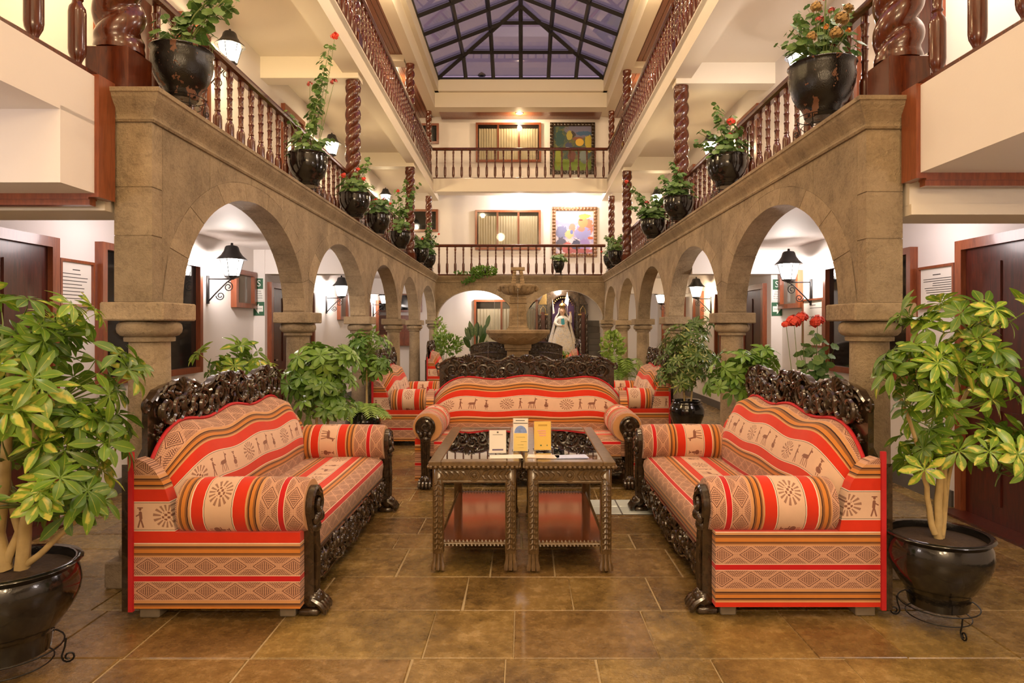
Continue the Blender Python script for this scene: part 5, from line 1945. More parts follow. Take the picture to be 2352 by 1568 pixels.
schefflera('big variegated umbrella plant in a black pot right of the right sofa', (2.05, 3.22, 0), .235, .36,
           [(.14, -.02, 1.52, .30, .24, .11, 14), (.22, 0, 1.32, .20, .22, .14, 14), (-.04, -.02, 1.36, .16, .2, .14, 7), (.10, .0, 1.14, .24, .24, .10, 9), (-.20, -.16, 1.24, .17, .12, .13, 19), (-.12, -.12, 1.08, .14, .14, .10, 5), (.12, -.02, .90, .25, .24, .11, 24), (-.10, -.04, .84, .12, .16, .08, 6), (.30, 0, .80, .12, .2, .08, 5)],
           [([(0, 0, .42), (.0, 0, .60), (.02, 0, .85), (.10, 0, 1.2), (.15, 0, 1.45)], .022), ([(.02, .01, .42), (.04, .01, .62), (.02, 0, .9), (.18, 0, 1.2)], .018), ([(-.02, 0, .44), (-.05, .0, .62), (-.10, -.02, .85), (-.22, -.04, 1.15)], .016), ([(.02, 0, .44), (.06, .02, .7), (.10, 0, .95)], .014)],
           WH_VAR, .98, 2, lift=.09)
# plants behind the left sofa
schefflera('cream-edged umbrella plant behind the back of the left sofa', (-2.38, 5.15, 0), .15, .30,
           [(.05, 0, 1.20, .26, .14, .12, 14), (.25, .05, 1.12, .12, .12, .10, 6)], [([(0, 0, .3), (.02, 0, .7), (.05, 0, 1.1)], .014), ([(0, 0, .3), (.1, 0, .7), (.2, 0, 1.05)], .012)],
           WH_VAR, 1.0, 3)
schefflera('dense green umbrella plant between the left sofa and the second column', (-1.80, 5.82, 0), .17, .34,
           [(.0, 0, 1.18, .34, .24, .14, 40), (-.05, 0, .98, .36, .26, .16, 46), (.05, 0, .78, .28, .22, .14, 26)], [([(0, 0, .34), (-.03, 0, .6), (-.05, 0, 1.1)], .016), ([(.02, 0, .34), (.08, 0, .7), (.1, 0, 1.05)], .014)],
           WH_GRN, .95, 4, mat='pot')
schefflera('dark green umbrella plant in front of the third left column', (-1.80, 7.55, 0), .17, .34,
           [(.0, 0, 1.25, .26, .2, .16, 30), (.05, 0, 1.02, .25, .2, .14, 22)], [([(0, 0, .34), (0, 0, .7), (0, 0, 1.15)], .016)],
           WH_GRN, .9, 5)
# plants behind the right sofa and in front of the right arcade
schefflera('full cream-leaved umbrella plant in a glossy black jar left of the second right column', (1.90, 7.55, 0), .20, .42,
           [(-.02, 0, 1.30, .30, .26, .20, 56), (.05, 0, 1.06, .40, .30, .20, 70), (-.10, 0, .90, .30, .26, .14, 28), (.14, 0, 1.48, .16, .16, .12, 14)], [([(0, 0, .42), (-.03, 0, .6), (-.05, 0, 1.1)], .016), ([(.02, 0, .42), (.06, 0, .7), (.1, 0, 1.2)], .014)],
           WH_CRM, .86, 6, kind='jar', lift=.20)
schefflera('green umbrella plant peeking over the left end of the right sofa back', (1.90, 5.72, 0), .16, .32,
           [(.0, 0, 1.14, .22, .2, .12, 24), (-.06, 0, .98, .26, .2, .12, 28), (.22, .05, 1.18, .14, .14, .10, 12)], [([(0, 0, .32), (0, 0, .7), (0, 0, 1.1)], .014)],
           WH_GRN, .92, 7)

# geraniums -----------------------------------------------------------------------
def geranium(label, loc, R, H, stems, seed, objs=True, kind='bowl', mat='pot', lift=.05, name='potted_geranium', leafscale=1.0, bush=0, flowers=(), fl=None, group='potted plants along the ledges', stand=True, leafmat=None, spread=1.0):
    q = random.Random(seed)
    r = empty(name, loc, 0, label, 'potted plant', group)
    inst('pot', pot_mesh(kind, mat), r, (0, 0, lift), (0, 0, q.uniform(0, 6)), (R, R, H))
    inst('soil', SOILM, r, (0, 0, lift + H * .90), None, (R, R, .3))
    if stand: inst('stand', STD4, r, (0, 0, .136 * R), (0, 0, PI / 4), (R, R, R))
    z0 = lift + H * .88
    sm = MB(); fo = MB(); nl = 0
    def leaf(p, d, s_):
        nonlocal nl
        if objs and nl < 280:
            inst('leaf', q.choice(RLM), r, p, orient(d, q.uniform(0, 6.28)), s_); nl += 1
        else:
            m = q.choice(RL)
            T = Matrix.Translation(p) @ orient(d, q.uniform(0, 6.28)).to_matrix().to_4x4() @ Matrix.Scale(s_, 4)
            fo.add(m.v, m.f, T, [m.uv[i] for i in range(len(m.f))])
    tips = []
    for (dx, dy, h, n) in stems:
        b = Vector((q.uniform(-.4, .4) * R, q.uniform(-.4, .4) * R, z0))
        tip = Vector((dx, dy, z0 + h))
        midp = (b + tip) * .5 + Vector((q.uniform(-.03, .03), q.uniform(-.03, .03), .04))
        sm.tube([tuple(b), tuple((b + midp) / 2 + Vector((0, 0, .02))), tuple(midp), tuple(tip)], [.006, .005, .004, .002], 5)
        tips.append(tip)
        for k in range(n):
            t = .25 + .75 * (k + q.random()) / n
            p = b + (tip - b) * t + Vector((0, 0, .05 * math.sin(PI * t)))
            a = q.uniform(0, 6.28)
            off = Vector((math.cos(a), math.sin(a), q.uniform(-.1, .6))) * q.uniform(.02, .055) * spread
            leaf(p + off, (off.normalized() + Vector((0, -.3, .7))).normalized(), leafscale * q.uniform(.6, 1.2) * (1.1 - .35 * t))
    for k in range(bush):
        a = q.uniform(0, 6.28); rr = R * math.sqrt(q.random()) * 1.15 * spread
        p = Vector((rr * math.cos(a), rr * math.sin(a), z0 + .02 + q.random() * .16 * spread))
        leaf(p, Vector((math.cos(a) * .6, math.sin(a) * .6 - .2, .8)).normalized(), leafscale * q.uniform(.7, 1.3))
    for (ti, me, s_) in flowers:
        if not isinstance(ti, int):
            e_ = Vector(ti); b_ = Vector((e_.x * .3, e_.y * .3, z0))
            sm.tube([tuple(b_), tuple(b_.lerp(e_, .5) + Vector((0, .01, .03))), tuple(e_)], [.004, .003, .002], 4)
    sm.build('stem', M['greenstem'] if h < .9 else M['bark'], r, 60)
    if fo.v:
        o = fo.build('foliage', leafmat or M['leaf_ger'], r, 180, fixn=False); tag(o, kind='stuff')
    for i, (ti, me, s_) in enumerate(flowers):
        tp = tips[ti % len(tips)] + Vector((q.uniform(-.03, .03), q.uniform(-.03, .03), .015)) if isinstance(ti, int) else Vector(ti)
        inst('flower', me, r, tp, (q.uniform(-.4, .4), q.uniform(-.4, .4), 0), s_)
    return r


LZ = 2.773
def ledge(s, Y, t=.04): return (LX(s, Y, t), Y, LZ)
geranium('worn black pot with leggy geranium on the left ledge, nearest the viewer', ledge(-1, 4.0, .02), .178, .30,
         [(.22, 0, .42, 22), (.30, .05, .34, 20), (.16, .1, .50, 22), (-.06, -.05, .20, 14), (.34, .1, .52, 24), (-.14, 0, .12, 10), (.02, 0, .16, 10)], 31, mat='pot_worn', lift=.075, leafscale=1.15, bush=16)
geranium('black pot with a tall flowering geranium stem on the left ledge, second from the viewer', ledge(-1, 6.5), .195, .32,
         [(.22, 0, 1.12, 70), (.16, .05, .80, 40), (.10, -.05, .35, 18), (-.10, 0, .22, 14), (-.22, 0, .45, 12), (.22, 0, .16, 14)], 32, lift=.085, leafscale=1.1, bush=46,
         flowers=[((.27, 0, 1.58), FLR, 1.2), ((.26, 0, 1.12), FLP, 1.0), ((.02, 0, 1.10), FLP, .8)])
SPEC = [(-1, 8.40, .20, 33, 'third', 70, [(.18, 0, .50, 26), (.0, 0, .28, 14), (-.12, 0, .24, 12), (.1, 0, .2, 10)], [((-.12, -.08, .62), FLR, 1.0), ((.06, -.05, .70), FLR, .8), ((.13, -.05, .58), FLR, .8)]),
        (-1, 9.86, .18, 34, 'fourth', 60, [(.0, 0, .24, 14), (.14, 0, .25, 12)], [((-.02, -.1, .58), FLR, .9), ((.1, -.05, .60), FLP, .8)]),
        (-1, 11.75, .19, 35, 'fifth', 30, [(.10, 0, .95, 30), (.25, 0, .75, 30), (-.05, 0, .8, 18), (.32, 0, .9, 24), (.0, 0, .5, 20), (-.15, 0, .6, 14)], [((-.03, -.05, 1.12), FLR, .9), ((-.18, 0, .9), FLR, .9)]),
        (-1, 14.3, .18, 36, 'sixth', 60, [(.05, 0, .3, 14), (-.12, 0, .3, 12), (.2, 0, .35, 12)], [((.05, -.1, .6), FLR, .8)]),
        (-1, 15.6, .18, 37, 'seventh', 80, [(.05, 0, .8, 40), (-.02, 0, .6, 30), (.15, 0, .5, 26), (.22, -.1, .3, 14)], [((.25, 0, .9), FLR, .8)]),
        (1, 6.54, .20, 39, 'second', 60, [(-.12, 0, .55, 26), (-.02, 0, .40, 22), (.06, 0, .42, 18), (-.28, 0, .28, 18), (-.32, 0, .16, 16), (.1, 0, .3, 14)], [((.02, -.08, .72), FLR, 1.2), ((.0, -.1, .58), FLP, .7)]),
        (1, 8.63, .20, 40, 'third', 110, [(-.1, 0, .5, 30), (-.02, 0, .35, 24), (-.22, 0, .3, 22), (.08, 0, .35, 22), (-.28, 0, .14, 16)], []),
        (1, 10.4, .20, 41, 'fourth', 170, [(-.25, 0, .4, 30), (0, 0, .38, 30), (.15, 0, .35, 26), (-.38, 0, .2, 22), (-.4, 0, .6, 12)], [((-.12, -.1, .64), FLP, 1.0), ((-.42, 0, 1.0), FLR, .9)]),
        (1, 14.75, .19, 42, 'fifth', 50, [(-.08, 0, .35, 22), (.05, 0, .30, 18), (.14, 0, .4, 18)], []),
        (1, 15.75, .18, 43, 'sixth', 70, [(-.12, 0, .5, 30), (.02, 0, .45, 24), (-.05, 0, .3, 20)], [((-.22, 0, .5), FLR, .8)])]
for s, Y, R_, sd, wh, bush, stm, flw in SPEC:
    geranium('black pot of geranium on the %s ledge, %s from the viewer' % (NAME[s], wh), ledge(s, Y), R_, .31, stm, sd, objs=Y < 9.0, lift=.085, bush=bush, flowers=flw, leafscale=1.15 if Y < 9 else 1.4)
geranium('large worn pot of dried and green geranium on the right ledge, nearest the viewer', ledge(1, 4.42), .215, .36,
         [(-.18, 0, .38, 24), (-.24, -.05, .26, 20), (-.06, 0, .44, 26), (.05, 0, .40, 22), (.16, .05, .46, 22), (.24, .05, .42, 20), (-.30, -.05, .16, 12), (.10, -.1, .2, 12)], 38, mat='pot_worn', lift=.095, bush=40, leafscale=1.1,
         flowers=[((-.10, -.14, .78), FLD, .8), ((.06, -.15, .70), FLD, 1.0), ((.02, -.16, .60), FLD, .9), ((-.03, -.12, .86), FLR, .8), ((-.08, -.14, .70), FLP, .7), ((-.14, -.16, .58), FLD, .7), ((.12, -.12, .78), FLD, .7), ((-.02, -.12, .93), FLP, .7), ((.0, -.14, .76), FLP, .6), ((-.05, -.17, .64), FLO, .5), ((.10, -.16, .62), FLO, .5)])
geranium('small black pot of geranium on the back ledge, right of the fountain top', (.93, FAR + .02, LZ), .15, .30, [(-.1, 0, .10, 16), (.12, 0, .08, 16), (.2, 0, .02, 10)], 44, objs=False, lift=.07, bush=60, leafscale=1.4)
# geranium rising behind the right sofa
geranium('tall red geranium behind the right sofa, in front of the right wall', (2.22, 4.98, 0), .15, .30, [(.02, 0, 1.14, 34), (-.08, 0, 1.05, 30), (.12, 0, 1.02, 30), (-.04, 0, .9, 20), (.20, 0, .8, 20), (-.18, 0, .85, 16)], 45, lift=.0, stand=False, bush=20, leafscale=1.7, spread=1.5,
         flowers=[((-.15, 0, 1.50), FLB, 1.0), ((-.08, .02, 1.53), FLB, .9), ((.03, 0, 1.50), FLB, 1.0), ((-.21, 0, 1.48), FLB, .6)], group='potted plants on the floor')


# trailing plant over the back ledge
def foliage_patch(mb, q, fn, n, Lf, W, droop=.3):
    for k in range(n):
        p, d = fn(q)
        T = Matrix.Translation(p) @ orient(d, q.uniform(0, 6.28)).to_matrix().to_4x4() @ Matrix.Rotation(-1.2, 4, 'Y')
        leaflet(mb, T, Lf * q.uniform(.7, 1.2), W * q.uniform(.8, 1.1), droop, .15, 3)


def bushy(label, loc, size, n, Lf, W, mat, seed, R=.15, H=.28, name='potted_bush', center=(0, 0, .8), stemn=4, pot=True, group='potted plants on the floor'):
    q = random.Random(seed)
    r = empty(name, loc, 0, label, 'potted plant', group)
    if pot:
        inst('pot', pot_mesh('belly', 'pot'), r, (0, 0, 0), None, (R, R, H)); inst('soil', SOILM, r, (0, 0, H * .9), None, (R, R, .3))
    mb = MB()
    c = Vector(center)
    def fn(q):
        while True:
            d = Vector((q.uniform(-1, 1), q.uniform(-1, 1), q.uniform(-1, 1)))
            if .2 < d.length < 1: break
        d = d * d.length ** -.4
        return c + Vector((d.x * size[0], d.y * size[1], d.z * size[2])), (d + Vector((0, -.2, .5))).normalized()
    foliage_patch(mb, q, fn, n, Lf, W)
    o = mb.build('foliage', M[mat], r, 180, fixn=False); tag(o, kind='stuff')
    sm = MB()
    for k in range(stemn):
        e = c + Vector((q.uniform(-.6, .6) * size[0], q.uniform(-.5, .5) * size[1], q.uniform(-.2, .6) * size[2]))
        b = Vector((q.uniform(-.04, .04), q.uniform(-.04, .04), H * .85 if pot else c.z - size[2]))
        sm.tube([tuple(b), tuple((b + e) / 2 + Vector((0, 0, .05))), tuple(e)], [.008, .006, .003], 5)
    sm.build('stem', M['greenstem'], r, 60)
    return r


def fern(label, loc, R, H, n, L, seed, lift=0.0, kind='jar', name='potted_fern', up=.5, mat='leaf_fern', pot=True):
    q = random.Random(seed)
    r = empty(name, loc, 0, label, 'potted plant', 'potted plants on the floor')
    if pot:
        inst('pot', pot_mesh(kind, 'pot'), r, (0, 0, lift), None, (R, R, H)); inst('soil', SOILM, r, (0, 0, lift + H * .9), None, (R * .8, R * .8, .3))
    if lift > .05: ground_stand(r, R, lift)
    for k in range(n):
        a = 2 * PI * k / n + q.uniform(-.3, .3); l = L * q.uniform(.7, 1.1)
        mb = MB()
        hh = up * q.uniform(.5, 1.2)
        pts = []
        for i in range(10):
            t = i / 9
            pts.append(Vector((l * t * math.cos(a), l * t * math.sin(a), lift + H * .9 + l * hh * math.sin(PI * .75 * t) - .25 * l * t * t)))
        mb.tube([tuple(p) for p in pts], .002, 3)
        for i in range(len(mb.f)): mb.uv[i] = [(.3, .3)] * len(mb.f[i])
        for i in range(18):
            t = .12 + .88 * i / 18; j = min(8, int(t * 9)); p = pts[j].lerp(pts[j + 1], t * 9 - j)
            tang = (pts[j + 1] - pts[j]).normalized()
            for sg in (-1, 1):
                sd_ = tang.cross(Vector((0, 0, 1))).normalized() * sg
                fl_ = l * .24 * math.sin(PI * (.15 + .85 * (1 - t))) + .01
                T = Matrix.Translation(p) @ Matrix((list((sd_ * .9 + tang * .4).normalized()), list(tang), [0, 0, 1])).transposed().to_4x4()
                leaflet(mb, T, fl_, fl_ * .28, .15, .1, 2)
        mb.build('frond', M[mat], r, 180, fixn=False)
    return r


fern('fern with pale fronds in a black jar beside the left sofa', (-1.72, 7.05, 0), .19, .42, 14, .36, 51, lift=.14, up=.35)
fern('airy light green fern behind the right end of the middle sofa', (1.52, 10.2, 0), .16, .42, 26, .44, 52, lift=.2, up=.9)
fern('small fern on the floor behind the left loveseat', (-1.95, 10.2, 0), .14, .30, 12, .34, 58, up=.6)
bushy('bright green leafy plant at the foot of the right back column', (1.82, 13.2, 0), (.22, .2, .32), 260, .09, .07, 'leaf_fern', 53, center=(.0, 0, 1.05))
bushy('dark bush behind the left distant armchair', (-1.78, 15.0, 0), (.34, .25, .22), 320, .10, .05, 'leaf_green', 54, center=(.05, 0, 1.05))
bushy('upright pale shrub between the third and fourth left columns', (-2.42, 10.3, 0), (.14, .14, .40), 240, .08, .04, 'leaf_fern', 55, center=(0, 0, 1.12))
bushy('pale tall plant by the left back corner column', (-2.0, 15.9, 0), (.14, .14, .45), 160, .09, .05, 'leaf_fern', 59, center=(0, 0, 1.25))
bushy('small flowering plant before the altar', (1.10, 16.5, 0), (.26, .12, .12), 130, .07, .04, 'leaf_green', 56, center=(0, 0, .70), R=.14, H=.5)
r = bushy('trailing green plant spilling over the back ledge', (-.98, FAR + .02, LZ), (.34, .10, .13), 420, .065, .045, 'leaf_green', 57, center=(0, -.06, .10), R=.13, H=.12, name='trailing_plant', group='potted plants along the ledges')
q = random.Random(77)
mb = MB()
for k in range(90):
    t = q.random()
    p = Vector((-.10 - .42 * t + q.uniform(-.1, .1), -.14, .02 - .24 * t + q.uniform(-.05, .06)))
    T = Matrix.Translation(p) @ orient(Vector((q.uniform(-.4, .4), -1, .3)).normalized(), q.uniform(0, 6)).to_matrix().to_4x4() @ Matrix.Rotation(-1.0, 4, 'Y')
    leaflet(mb, T, .07, .045, .3, .15, 3)
for k in range(60):
    p = Vector((-.75 + q.random() * .6, -.1, .02 + q.uniform(0, .06)))
    T = Matrix.Translation(p) @ orient(Vector((q.uniform(-.4, .4), -1, .6)).normalized(), q.uniform(0, 6)).to_matrix().to_4x4() @ Matrix.Rotation(-1.0, 4, 'Y')
    leaflet(mb, T, .06, .04, .3, .15, 3)
o = mb.build('trailing_stems', M['leaf_green'], r, 180, fixn=False); tag(o, kind='stuff')
fp = [o for o in COL.objects if o.get('label') == 'small flowering plant before the altar'][0]
for x, z in ((-.14, .74), (.12, .76), (.20, .68), (-.22, .68), (.02, .70)): inst('flower', FLO, fp, (x, -.12, z), None, 1.6)

# strap-leaved plant
r = empty('strap_leaf_plant', (-1.08, 15.5, 0), 0, 'tall strap-leaved plant with upright dark leaves, left of the fountain', 'potted plant', 'potted plants on the floor')
inst('pot', pot_mesh('belly', 'pot'), r, (0, 0, 0), None, (.22, .22, .55)); inst('soil', SOILM, r, (0, 0, .5), None, (.22, .22, .3))
q = random.Random(3)
for k in range(18):
    a = q.uniform(0, 6.28); h = q.uniform(.45, 1.15); out = q.uniform(.12, .55) * (1.3 - h)
    if k == 0: a, h, out = .35, 1.45, .22
    if k == 1: a, h, out = PI * .95, 1.2, .12
    b = Vector((.04 * math.cos(a), .04 * math.sin(a), .52)); tip = Vector((out * 1.6 * math.cos(a), out * 1.6 * math.sin(a), .45 + h))
    d = (tip - b); mid_ = b + d * .6 + Vector((0, 0, .08))
    mb = MB(); mb.tube([tuple(b), tuple(mid_)], .008, 4)
    for i in range(len(mb.f)): mb.uv[i] = [(.3, .3)] * len(mb.f[i])
    sd_ = d.cross(Vector((0, 1, 0.2))).normalized()
    fwd = (tip - mid_).normalized()
    T = Matrix.Translation(mid_) @ Matrix((list(fwd), list(fwd.cross(Vector((0, -1, .2))).normalized()), list(Vector((0, -1, .2)).normalized()))).transposed().to_4x4()
    leaflet(mb, T, .34, .10, .10, .2, 5)
    mb.build('leaf', M['leaf_dark'], r, 180, fixn=False)

# ------------------------------------------------------------------ fountain
fx, fy = -.085, 12.3
r = empty('fountain', (fx, fy, 0), 0, 'tiered stone fountain with a shell bowl in the middle of the courtyard', 'fountain')
mb = MB()
for h0, h1, w in ((0, .12, .32), (.12, .22, .28), (.22, .80, .195), (.80, .84, .205), (.88, .93, .21), (.84, .88, .195), (.93, 1.02, .20), (1.02, 1.06, .235), (1.06, 1.14, .25)):
    mb.cbox(-w, w, -w, w, h0, h1, .008)
mb.build('pedestal', M['fountain'], r)
mb = MB(); mb.lathe([(.22, 1.12), (.34, 1.15), (.46, 1.21), (.55, 1.29), (.585, 1.335), (.60, 1.345), (.605, 1.395), (.59, 1.405), (.55, 1.40), (.52, 1.33), (.2, 1.30)], 40)
b_ = mb.build('basin', M['fountain'], r, 35)
for k in range(14):
    a = 2 * PI * k / 14
    pts = []
    for i in range(9):
        t = i / 8; aa = a + (t - .5) * .36; zz = 1.22 + .055 * math.sin(PI * t)
        rr = .475 + .09 * (zz - 1.22) / .07
        pts.append((rr * math.cos(aa), rr * math.sin(aa), zz))
    MB().tube(pts, .008, 4).build('petal_relief', M['fountain'], b_)
MB().lathe([(0, 1.37), (.54, 1.37)], 32, cap=False).build('basin_water', M['water'], r)
mb = MB()
for h0, h1, w in ((1.30, 1.44, .205), (1.44, 1.47, .185), (1.90, 1.93, .165), (1.93, 1.98, .150), (1.98, 2.02, .158), (2.02, 2.06, .140)):
    mb.cbox(-w, w, -w, w, h0, h1, .006)
vs = [(sx * w, sy * w, z) for z, w in ((1.47, .172), (1.90, .145)) for sx, sy in ((-1, -1), (1, -1), (1, 1), (-1, 1))]
mb.add(vs, [(0, 1, 2, 3), (4, 5, 6, 7), (0, 1, 5, 4), (1, 2, 6, 5), (2, 3, 7, 6), (3, 0, 4, 7)])
for k in range(5):
    z = 1.52 + k * .075
    mb.tube([(-.13, -.172 + k * .005, z), (.13, -.172 + k * .005, z)], .005, 4)
for w in (-.11, .11): mb.tube([(w, -.170, 1.5), (w * .9, -.150, 1.86)], .007, 4)
for w in (-.06, .0, .05): mb.tube([(w, -.170, 1.56), (w, -.160, 1.72), (w + .03, -.156, 1.76)], .006, 4)
mb.build('pillar', M['fountain'], r)
# shell bowl
mb = MB(); vs = []; fs = []; n = 64
prof_ = [(.12, 2.05), (.20, 2.06), (.27, 2.09), (.315, 2.14), (.32, 2.185), (.335, 2.20), (.345, 2.235), (.33, 2.25), (.28, 2.245), (.1, 2.23)]
for k, (rr, z) in enumerate(prof_):
    for i in range(n):
        a = 2 * PI * i / n
        g = (abs(math.cos(8 * a)) ** .5 * .12 + .92) if 1 <= k <= 4 else (1 + .025 * math.cos(16 * a) if k in (5, 6) else 1)
        vs.append((rr * g * math.cos(a), rr * g * math.sin(a), z))
for k in range(len(prof_) - 1):
    for i in range(n):
        j = (i + 1) % n
        fs.append((k * n + i, k * n + j, (k + 1) * n + j, (k + 1) * n + i))
fs.append(tuple(range(n))[::-1]); fs.append(tuple((len(prof_) - 1) * n + i for i in range(n)))
mb.add(vs, fs)
bo = mb.build('shell_bowl', M['fountain'], r, 60)
for k in range(4):
    a = k * PI / 2 - PI / 2
    c = Vector((.335 * math.cos(a), .335 * math.sin(a), 2.185))
    mb = MB(); mb.ell(tuple(c), .055, .055, .065, 10, 8); d = Vector((math.cos(a), math.sin(a), 0)); s_ = Vector((-d.y, d.x, 0))
    mb.ell(tuple(c + d * .045 + Vector((0, 0, -.01))), .022, .022, .018, 8, 5)
    for e in (-1, 1):
        mb.ell(tuple(c + d * .035 + s_ * e * .025 + Vector((0, 0, .02))), .015, .015, .015, 6, 4); mb.ell(tuple(c + s_ * e * .055 + Vector((0, 0, .03))), .02, .02, .03, 6, 4)
    mb.build('lion_mask', M['fountain'], bo, 60)
# little stone gateway on top
mb = MB()
for e in (-1, 1):
    for k in range(6):
        w = .045 - .003 * k
        xc = e * (.088 - .005 * k)
        mb.cbox(xc - w, xc + w, -.06, .06, 2.22 + k * .05, 2.22 + k * .05 + .042, .004)
        mb.box(xc - w * .8, xc + w * .8, -.05, .05, 2.22 + k * .05 + .04, 2.22 + k * .05 + .052)
mb.cbox(-.13, .13, -.065, .065, 2.52, 2.58, .006)
mb.build('stone_gateway', M['fountain'], r)
mb = MB(); mb.tube([(0, -.40, 2.16), (0, -.43, 2.08), (0, -.44, 1.9), (0, -.445, 1.37)], [.006, .006, .005, .004], 5); mb.tube([(-.40, 0, 2.16), (-.44, 0, 2.05), (-.445, 0, 1.37)], .004, 5)
mb.tube([(-.52, -.34, 1.36), (-.54, -.36, 1.2), (-.545, -.365, .3)], .005, 5)
mb.build('water_jet', M['water'], r)

# ------------------------------------------------------------------ altar and statue
ax_, ay_ = 1.075, 17.30
al = empty('altar_retable', (ax_, ay_, 0), 0, 'dark carved wooden altar with arched niche under the right back arch', 'altar')
dk = M['darkwood']
MB().cbox(-.66, .66, -.22, .42, 0, .70, .01).build('base', dk, al)
mb = MB()
arc = [(.30 * math.cos(a), 1.98 + .30 * math.sin(a)) for a in [PI * i / 20 for i in range(21)]]
outer = [(.42, .70), (.42, 2.42), (-.42, 2.42), (-.42, .70), (-.30, .70)] + list(reversed(arc)) + [(.30, .70)]
mb.prism(outer, lambda a, b, d: (a, d, b), .02, .40); mb.build('niche_frame', dk, al)
MB().box(-.31, .31, .30, .34, .70, 2.30).build('niche_backing', M['purple'], al)
MB().tube([(.315, .0, .70)] + [(.315 * math.cos(a), .0, 1.98 + .315 * math.sin(a)) for a in [PI * i / 20 for i in range(21)]] + [(-.315, 0, .70)], .022, 6).build('arch_moulding', dk, al, 60)
for k in range(13):
    a = PI * (k + 1) / 14
    c = (.262 * math.cos(a), .05, 1.98 + .262 * math.sin(a))
    MB().box(-.012, .012, -.004, .004, -.022, .022, Matrix.Translation(c) @ Matrix.Rotation(-(a - PI / 2), 4, 'Y')).build('gilt_mark', M['gold'], al)
TWS = twisted_mesh('twisted_post', .035, 1.05, 2, .16, 12)
TWS.materials.clear(); TWS.materials.append(dk)
for x in (-.62, -.44, .44, .62):
    o = inst('twisted_post', TWS, al, (x, -.05, .72))
    MB().cbox(x - .045, x + .045, -.09, -.01, 1.765, 1.80, .004).build('post_capital', M['gold'] if abs(x) < .5 else dk, al)
for e in (-1, 1):
    MB().box(min(e * .43, e * .66), max(e * .43, e * .66), .08, .40, .70, 2.05).build('side_panel', dk, al)
    pts = [(e * .53 - .075, 0.06, 1.80), (e * .53 - .06, .05, 1.92), (e * .53, .04, 2.02), (e * .53 + .06, .05, 1.92), (e * .53 + .075, .06, 1.80)]
    MB().tube(pts, .014, 6).build('pointed_arch', M['gold'], al, 60)
    MB().box(e * .53 - .06, e * .53 + .06, .07, .082, .74, 1.85).build('niche_panel', M['doorwood'], al)
    MB().prism([(e * .43, 2.05), (e * .66, 2.05), (e * .60, 2.16), (e * .50, 2.36), (e * .43, 2.40)], lambda a, b, d: (a, d, b), .02, .38).build('carved_wing', M['gold'] if e < 0 else dk, al)
mb = MB()
mb.prism([(-.46, 2.40), (.46, 2.40), (.44, 2.46), (-.44, 2.46)], lambda a, b, d: (a, d, b), -.01, .41); mb.build('top_moulding', dk, al)


def cloth_mat():
    m, nt, b = mat_new('brocade_gown')
    co = coords(nt)
    f = noise(nt, 22, 4, co, .6, 1.5)
    setc(nt, b, ramp(nt, f, [(.35, (.38, .36, .34)), (.5, (.70, .66, .60)), (.62, (.62, .50, .30))]))
    b.inputs['Roughness'].default_value = .6
    return m


M['brocade'] = cloth_mat()
st_ = empty('robed_statue', (ax_ - .03, ay_ - .20, .70), 0, 'crowned statue in a white brocade gown standing in the altar', 'statue')
st_.scale = (1.22, 1.1, 1.07)
MB().cbox(-.30, .30, -.14, .16, 0, .025, .006).build('plinth', dk, st_)
# continuous body: gown, torso, neck and head
ring_ = [(.29, .17, .025), (.30, .18, .05), (.275, .17, .20), (.235, .15, .38), (.185, .13, .55), (.14, .11, .68), (.115, .09, .76), (.125, .09, .84), (.135, .085, .90), (.10, .07, .955), (.042, .040, .985), (.038, .038, 1.01), (.052, .055, 1.04), (.060, .066, 1.08), (.058, .066, 1.12), (.042, .05, 1.155), (.015, .02, 1.17)]
mb = MB(); vs = []; fs = []; n = 36
for k, (rx, ry, z) in enumerate(ring_):
    for i in range(n):
        a = 2 * PI * i / n
        g = 1 + (.045 * math.cos(9 * a + z * 3) if z < .7 else 0) * (1 - z / .75)
        vs.append((rx * g * math.cos(a), ry * g * math.sin(a), z))
for k in range(len(ring_) - 1):
    for i in range(n):
        j = (i + 1) % n; fs.append((k * n + i, k * n + j, (k + 1) * n + j, (k + 1) * n + i))
fs.append(tuple(range(n))[::-1]); fs.append(tuple((len(ring_) - 1) * n + i for i in range(n)))
mb.add(vs, fs)
# arms: right arm across the body, left hand raised
mb.tube([(-.11, -.02, .90), (-.16, -.07, .80), (-.10, -.13, .74), (-.02, -.15, .74)], [.045, .045, .035, .022], 8)
mb.tube([(.11, -.02, .90), (.17, -.06, .84), (.17, -.10, .95), (.165, -.10, 1.05)], [.045, .042, .030, .018], 8)
body = mb.mesh('body', [M['brocade'], M['skin']], 60)
for p in body.polygons:
    zc = p.center.z
    if zc > .975 and abs(p.center.x) < .09: p.material_index = 1
    if p.center.x > .13 and zc > 1.0: p.material_index = 1
inst('body', body, st_)
hd = MB()
for w in range(4): hd.tube([(.165 - .015 + w * .010, -.10, 1.05), (.165 - .018 + w * .013, -.105, 1.085 - abs(w - 1.5) * .004)], [.006, .004], 5)
hd.tube([(.148, -.10, 1.045), (.135, -.115, 1.065)], [.006, .004], 5)
for w in range(4): hd.tube([(-.02, -.15, .755 - w * .012), (.02, -.165, .75 - w * .012), (.035, -.16, .742 - w * .012)], [.007, .006, .005], 5)
hd.build('hand', M['skin'], st_, 60)
fc = MB(); fc.ell((0, -.068, 1.075), .008, .014, .016, 6, 5)
fc.build('nose', M['skin'], st_, 60)
fc = MB()
for e in (-1, 1): fc.ell((e * .021, -.060, 1.092), .009, .006, .005, 6, 4)
fc.ell((0, -.062, 1.050), .013, .006, .004, 6, 4); fc.build('painted_features', M['hair'], st_)
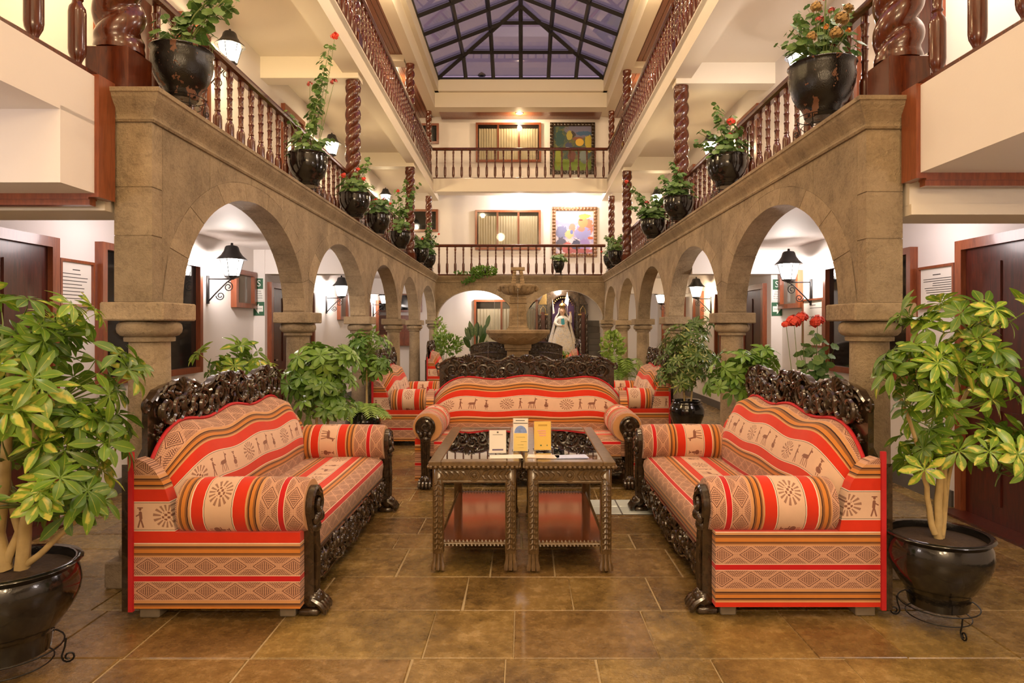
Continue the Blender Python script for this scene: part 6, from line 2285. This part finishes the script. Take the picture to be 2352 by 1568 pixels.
# hair and veil
mb = MB(); vs = []; fs = []
vr = [(.075, .085, 1.17, .02), (.082, .09, 1.12, .02), (.09, .085, 1.05, .03), (.15, .10, .95, .04), (.19, .12, .80, .05), (.235, .14, .60, .05), (.285, .17, .40, .05), (.33, .19, .20, .05), (.345, .20, .03, .05)]
n = 24
for k, (rx, ry, z, oy) in enumerate(vr):
    for i in range(n + 1):
        a = -PI * .22 + PI * 1.44 * i / n
        g = 1 + .03 * math.cos(12 * a)
        vs.append((rx * g * math.cos(a), oy + ry * g * math.sin(a), z))
for k in range(len(vr) - 1):
    for i in range(n):
        fs.append((k * (n + 1) + i, k * (n + 1) + i + 1, (k + 1) * (n + 1) + i + 1, (k + 1) * (n + 1) + i))
mb.add(vs, fs); mb.build('cape', M['brocade'], st_, 180, fixn=False)
MB().ell((0, .012, 1.10), .068, .066, .078, 12, 8).build('hair', M['hair'], st_, 60)
mb = MB(); mb.lathe([(.05, 1.16), (.055, 1.19), (.072, 1.23), (.05, 1.27), (.012, 1.30)], 12, cap=True)
mb.box(-.006, .006, -.004, .004, 1.30, 1.36); mb.box(-.02, .02, -.004, .004, 1.325, 1.337); mb.build('crown', M['gold'], st_, 40)
mb = MB(); mb.prism([(-.035, .90), (.03, .92), (.045, .78), (.0, .74), (-.03, .78)], lambda a, b, d: (a, d, b), -.115, -.10); mb.build('sash', M['blue'], st_)
mb = MB(); mb.prism([(.05, 1.30), (.11, 1.55), (.15, 1.38), (.13, 1.22)], lambda a, b, d: (a, d, b), .10, .11); mb.tube([(.11, .10, 1.0), (.11, .10, 1.56)], .005, 5); mb.build('banner', M['brocade'], st_)
mb = MB(); mb.prism([(-.20, 1.02), (-.21, 1.40), (-.16, 1.05)], lambda a, b, d: (a, d, b), .10, .11); mb.build('banner', M['brocade'], st_)

# staircase at the right rear
sr = empty('staircase', (1.92, 16.98, 0), 0, 'narrow dark stone staircase at the right back corner', 'staircase')
for k in range(10):
    MB().cbox(-.17, .17, k * .082, .84, k * .163, (k + 1) * .163, .004).build('step', M['step'], sr)

# wall cabinet in the left back corner
cb = empty('wall_cabinet', (-3.18, BACK - .22, .95), 0, 'red wooden wall cabinet in the left back corner', 'cabinet')
bd = MB().cbox(-.26, .26, 0, .22, 0, .82, .005).build('body', M['framewood'], cb)
for x in (-.125, .125):
    for z0, z1 in ((.03, .38), (.42, .79)):
        d_ = MB().cbox(x - .115, x + .115, -.016, 0, z0, z1, .004).build('door', M['framewood'], cb)
        MB().cbox(x - .07, x + .07, -.024, -.016, z0 + .05, z1 - .05, .004).build('raised_panel', M['framewood'], d_)
        MB().ell((x + (.09 if x < 0 else -.09), -.026, (z0 + z1) / 2), .01, .01, .01, 6, 4).build('knob', M['chrome'], d_)
window(BW, -3.45, -2.75, 1.86, 2.38, 'dark window above the red cabinet in the left back corner')
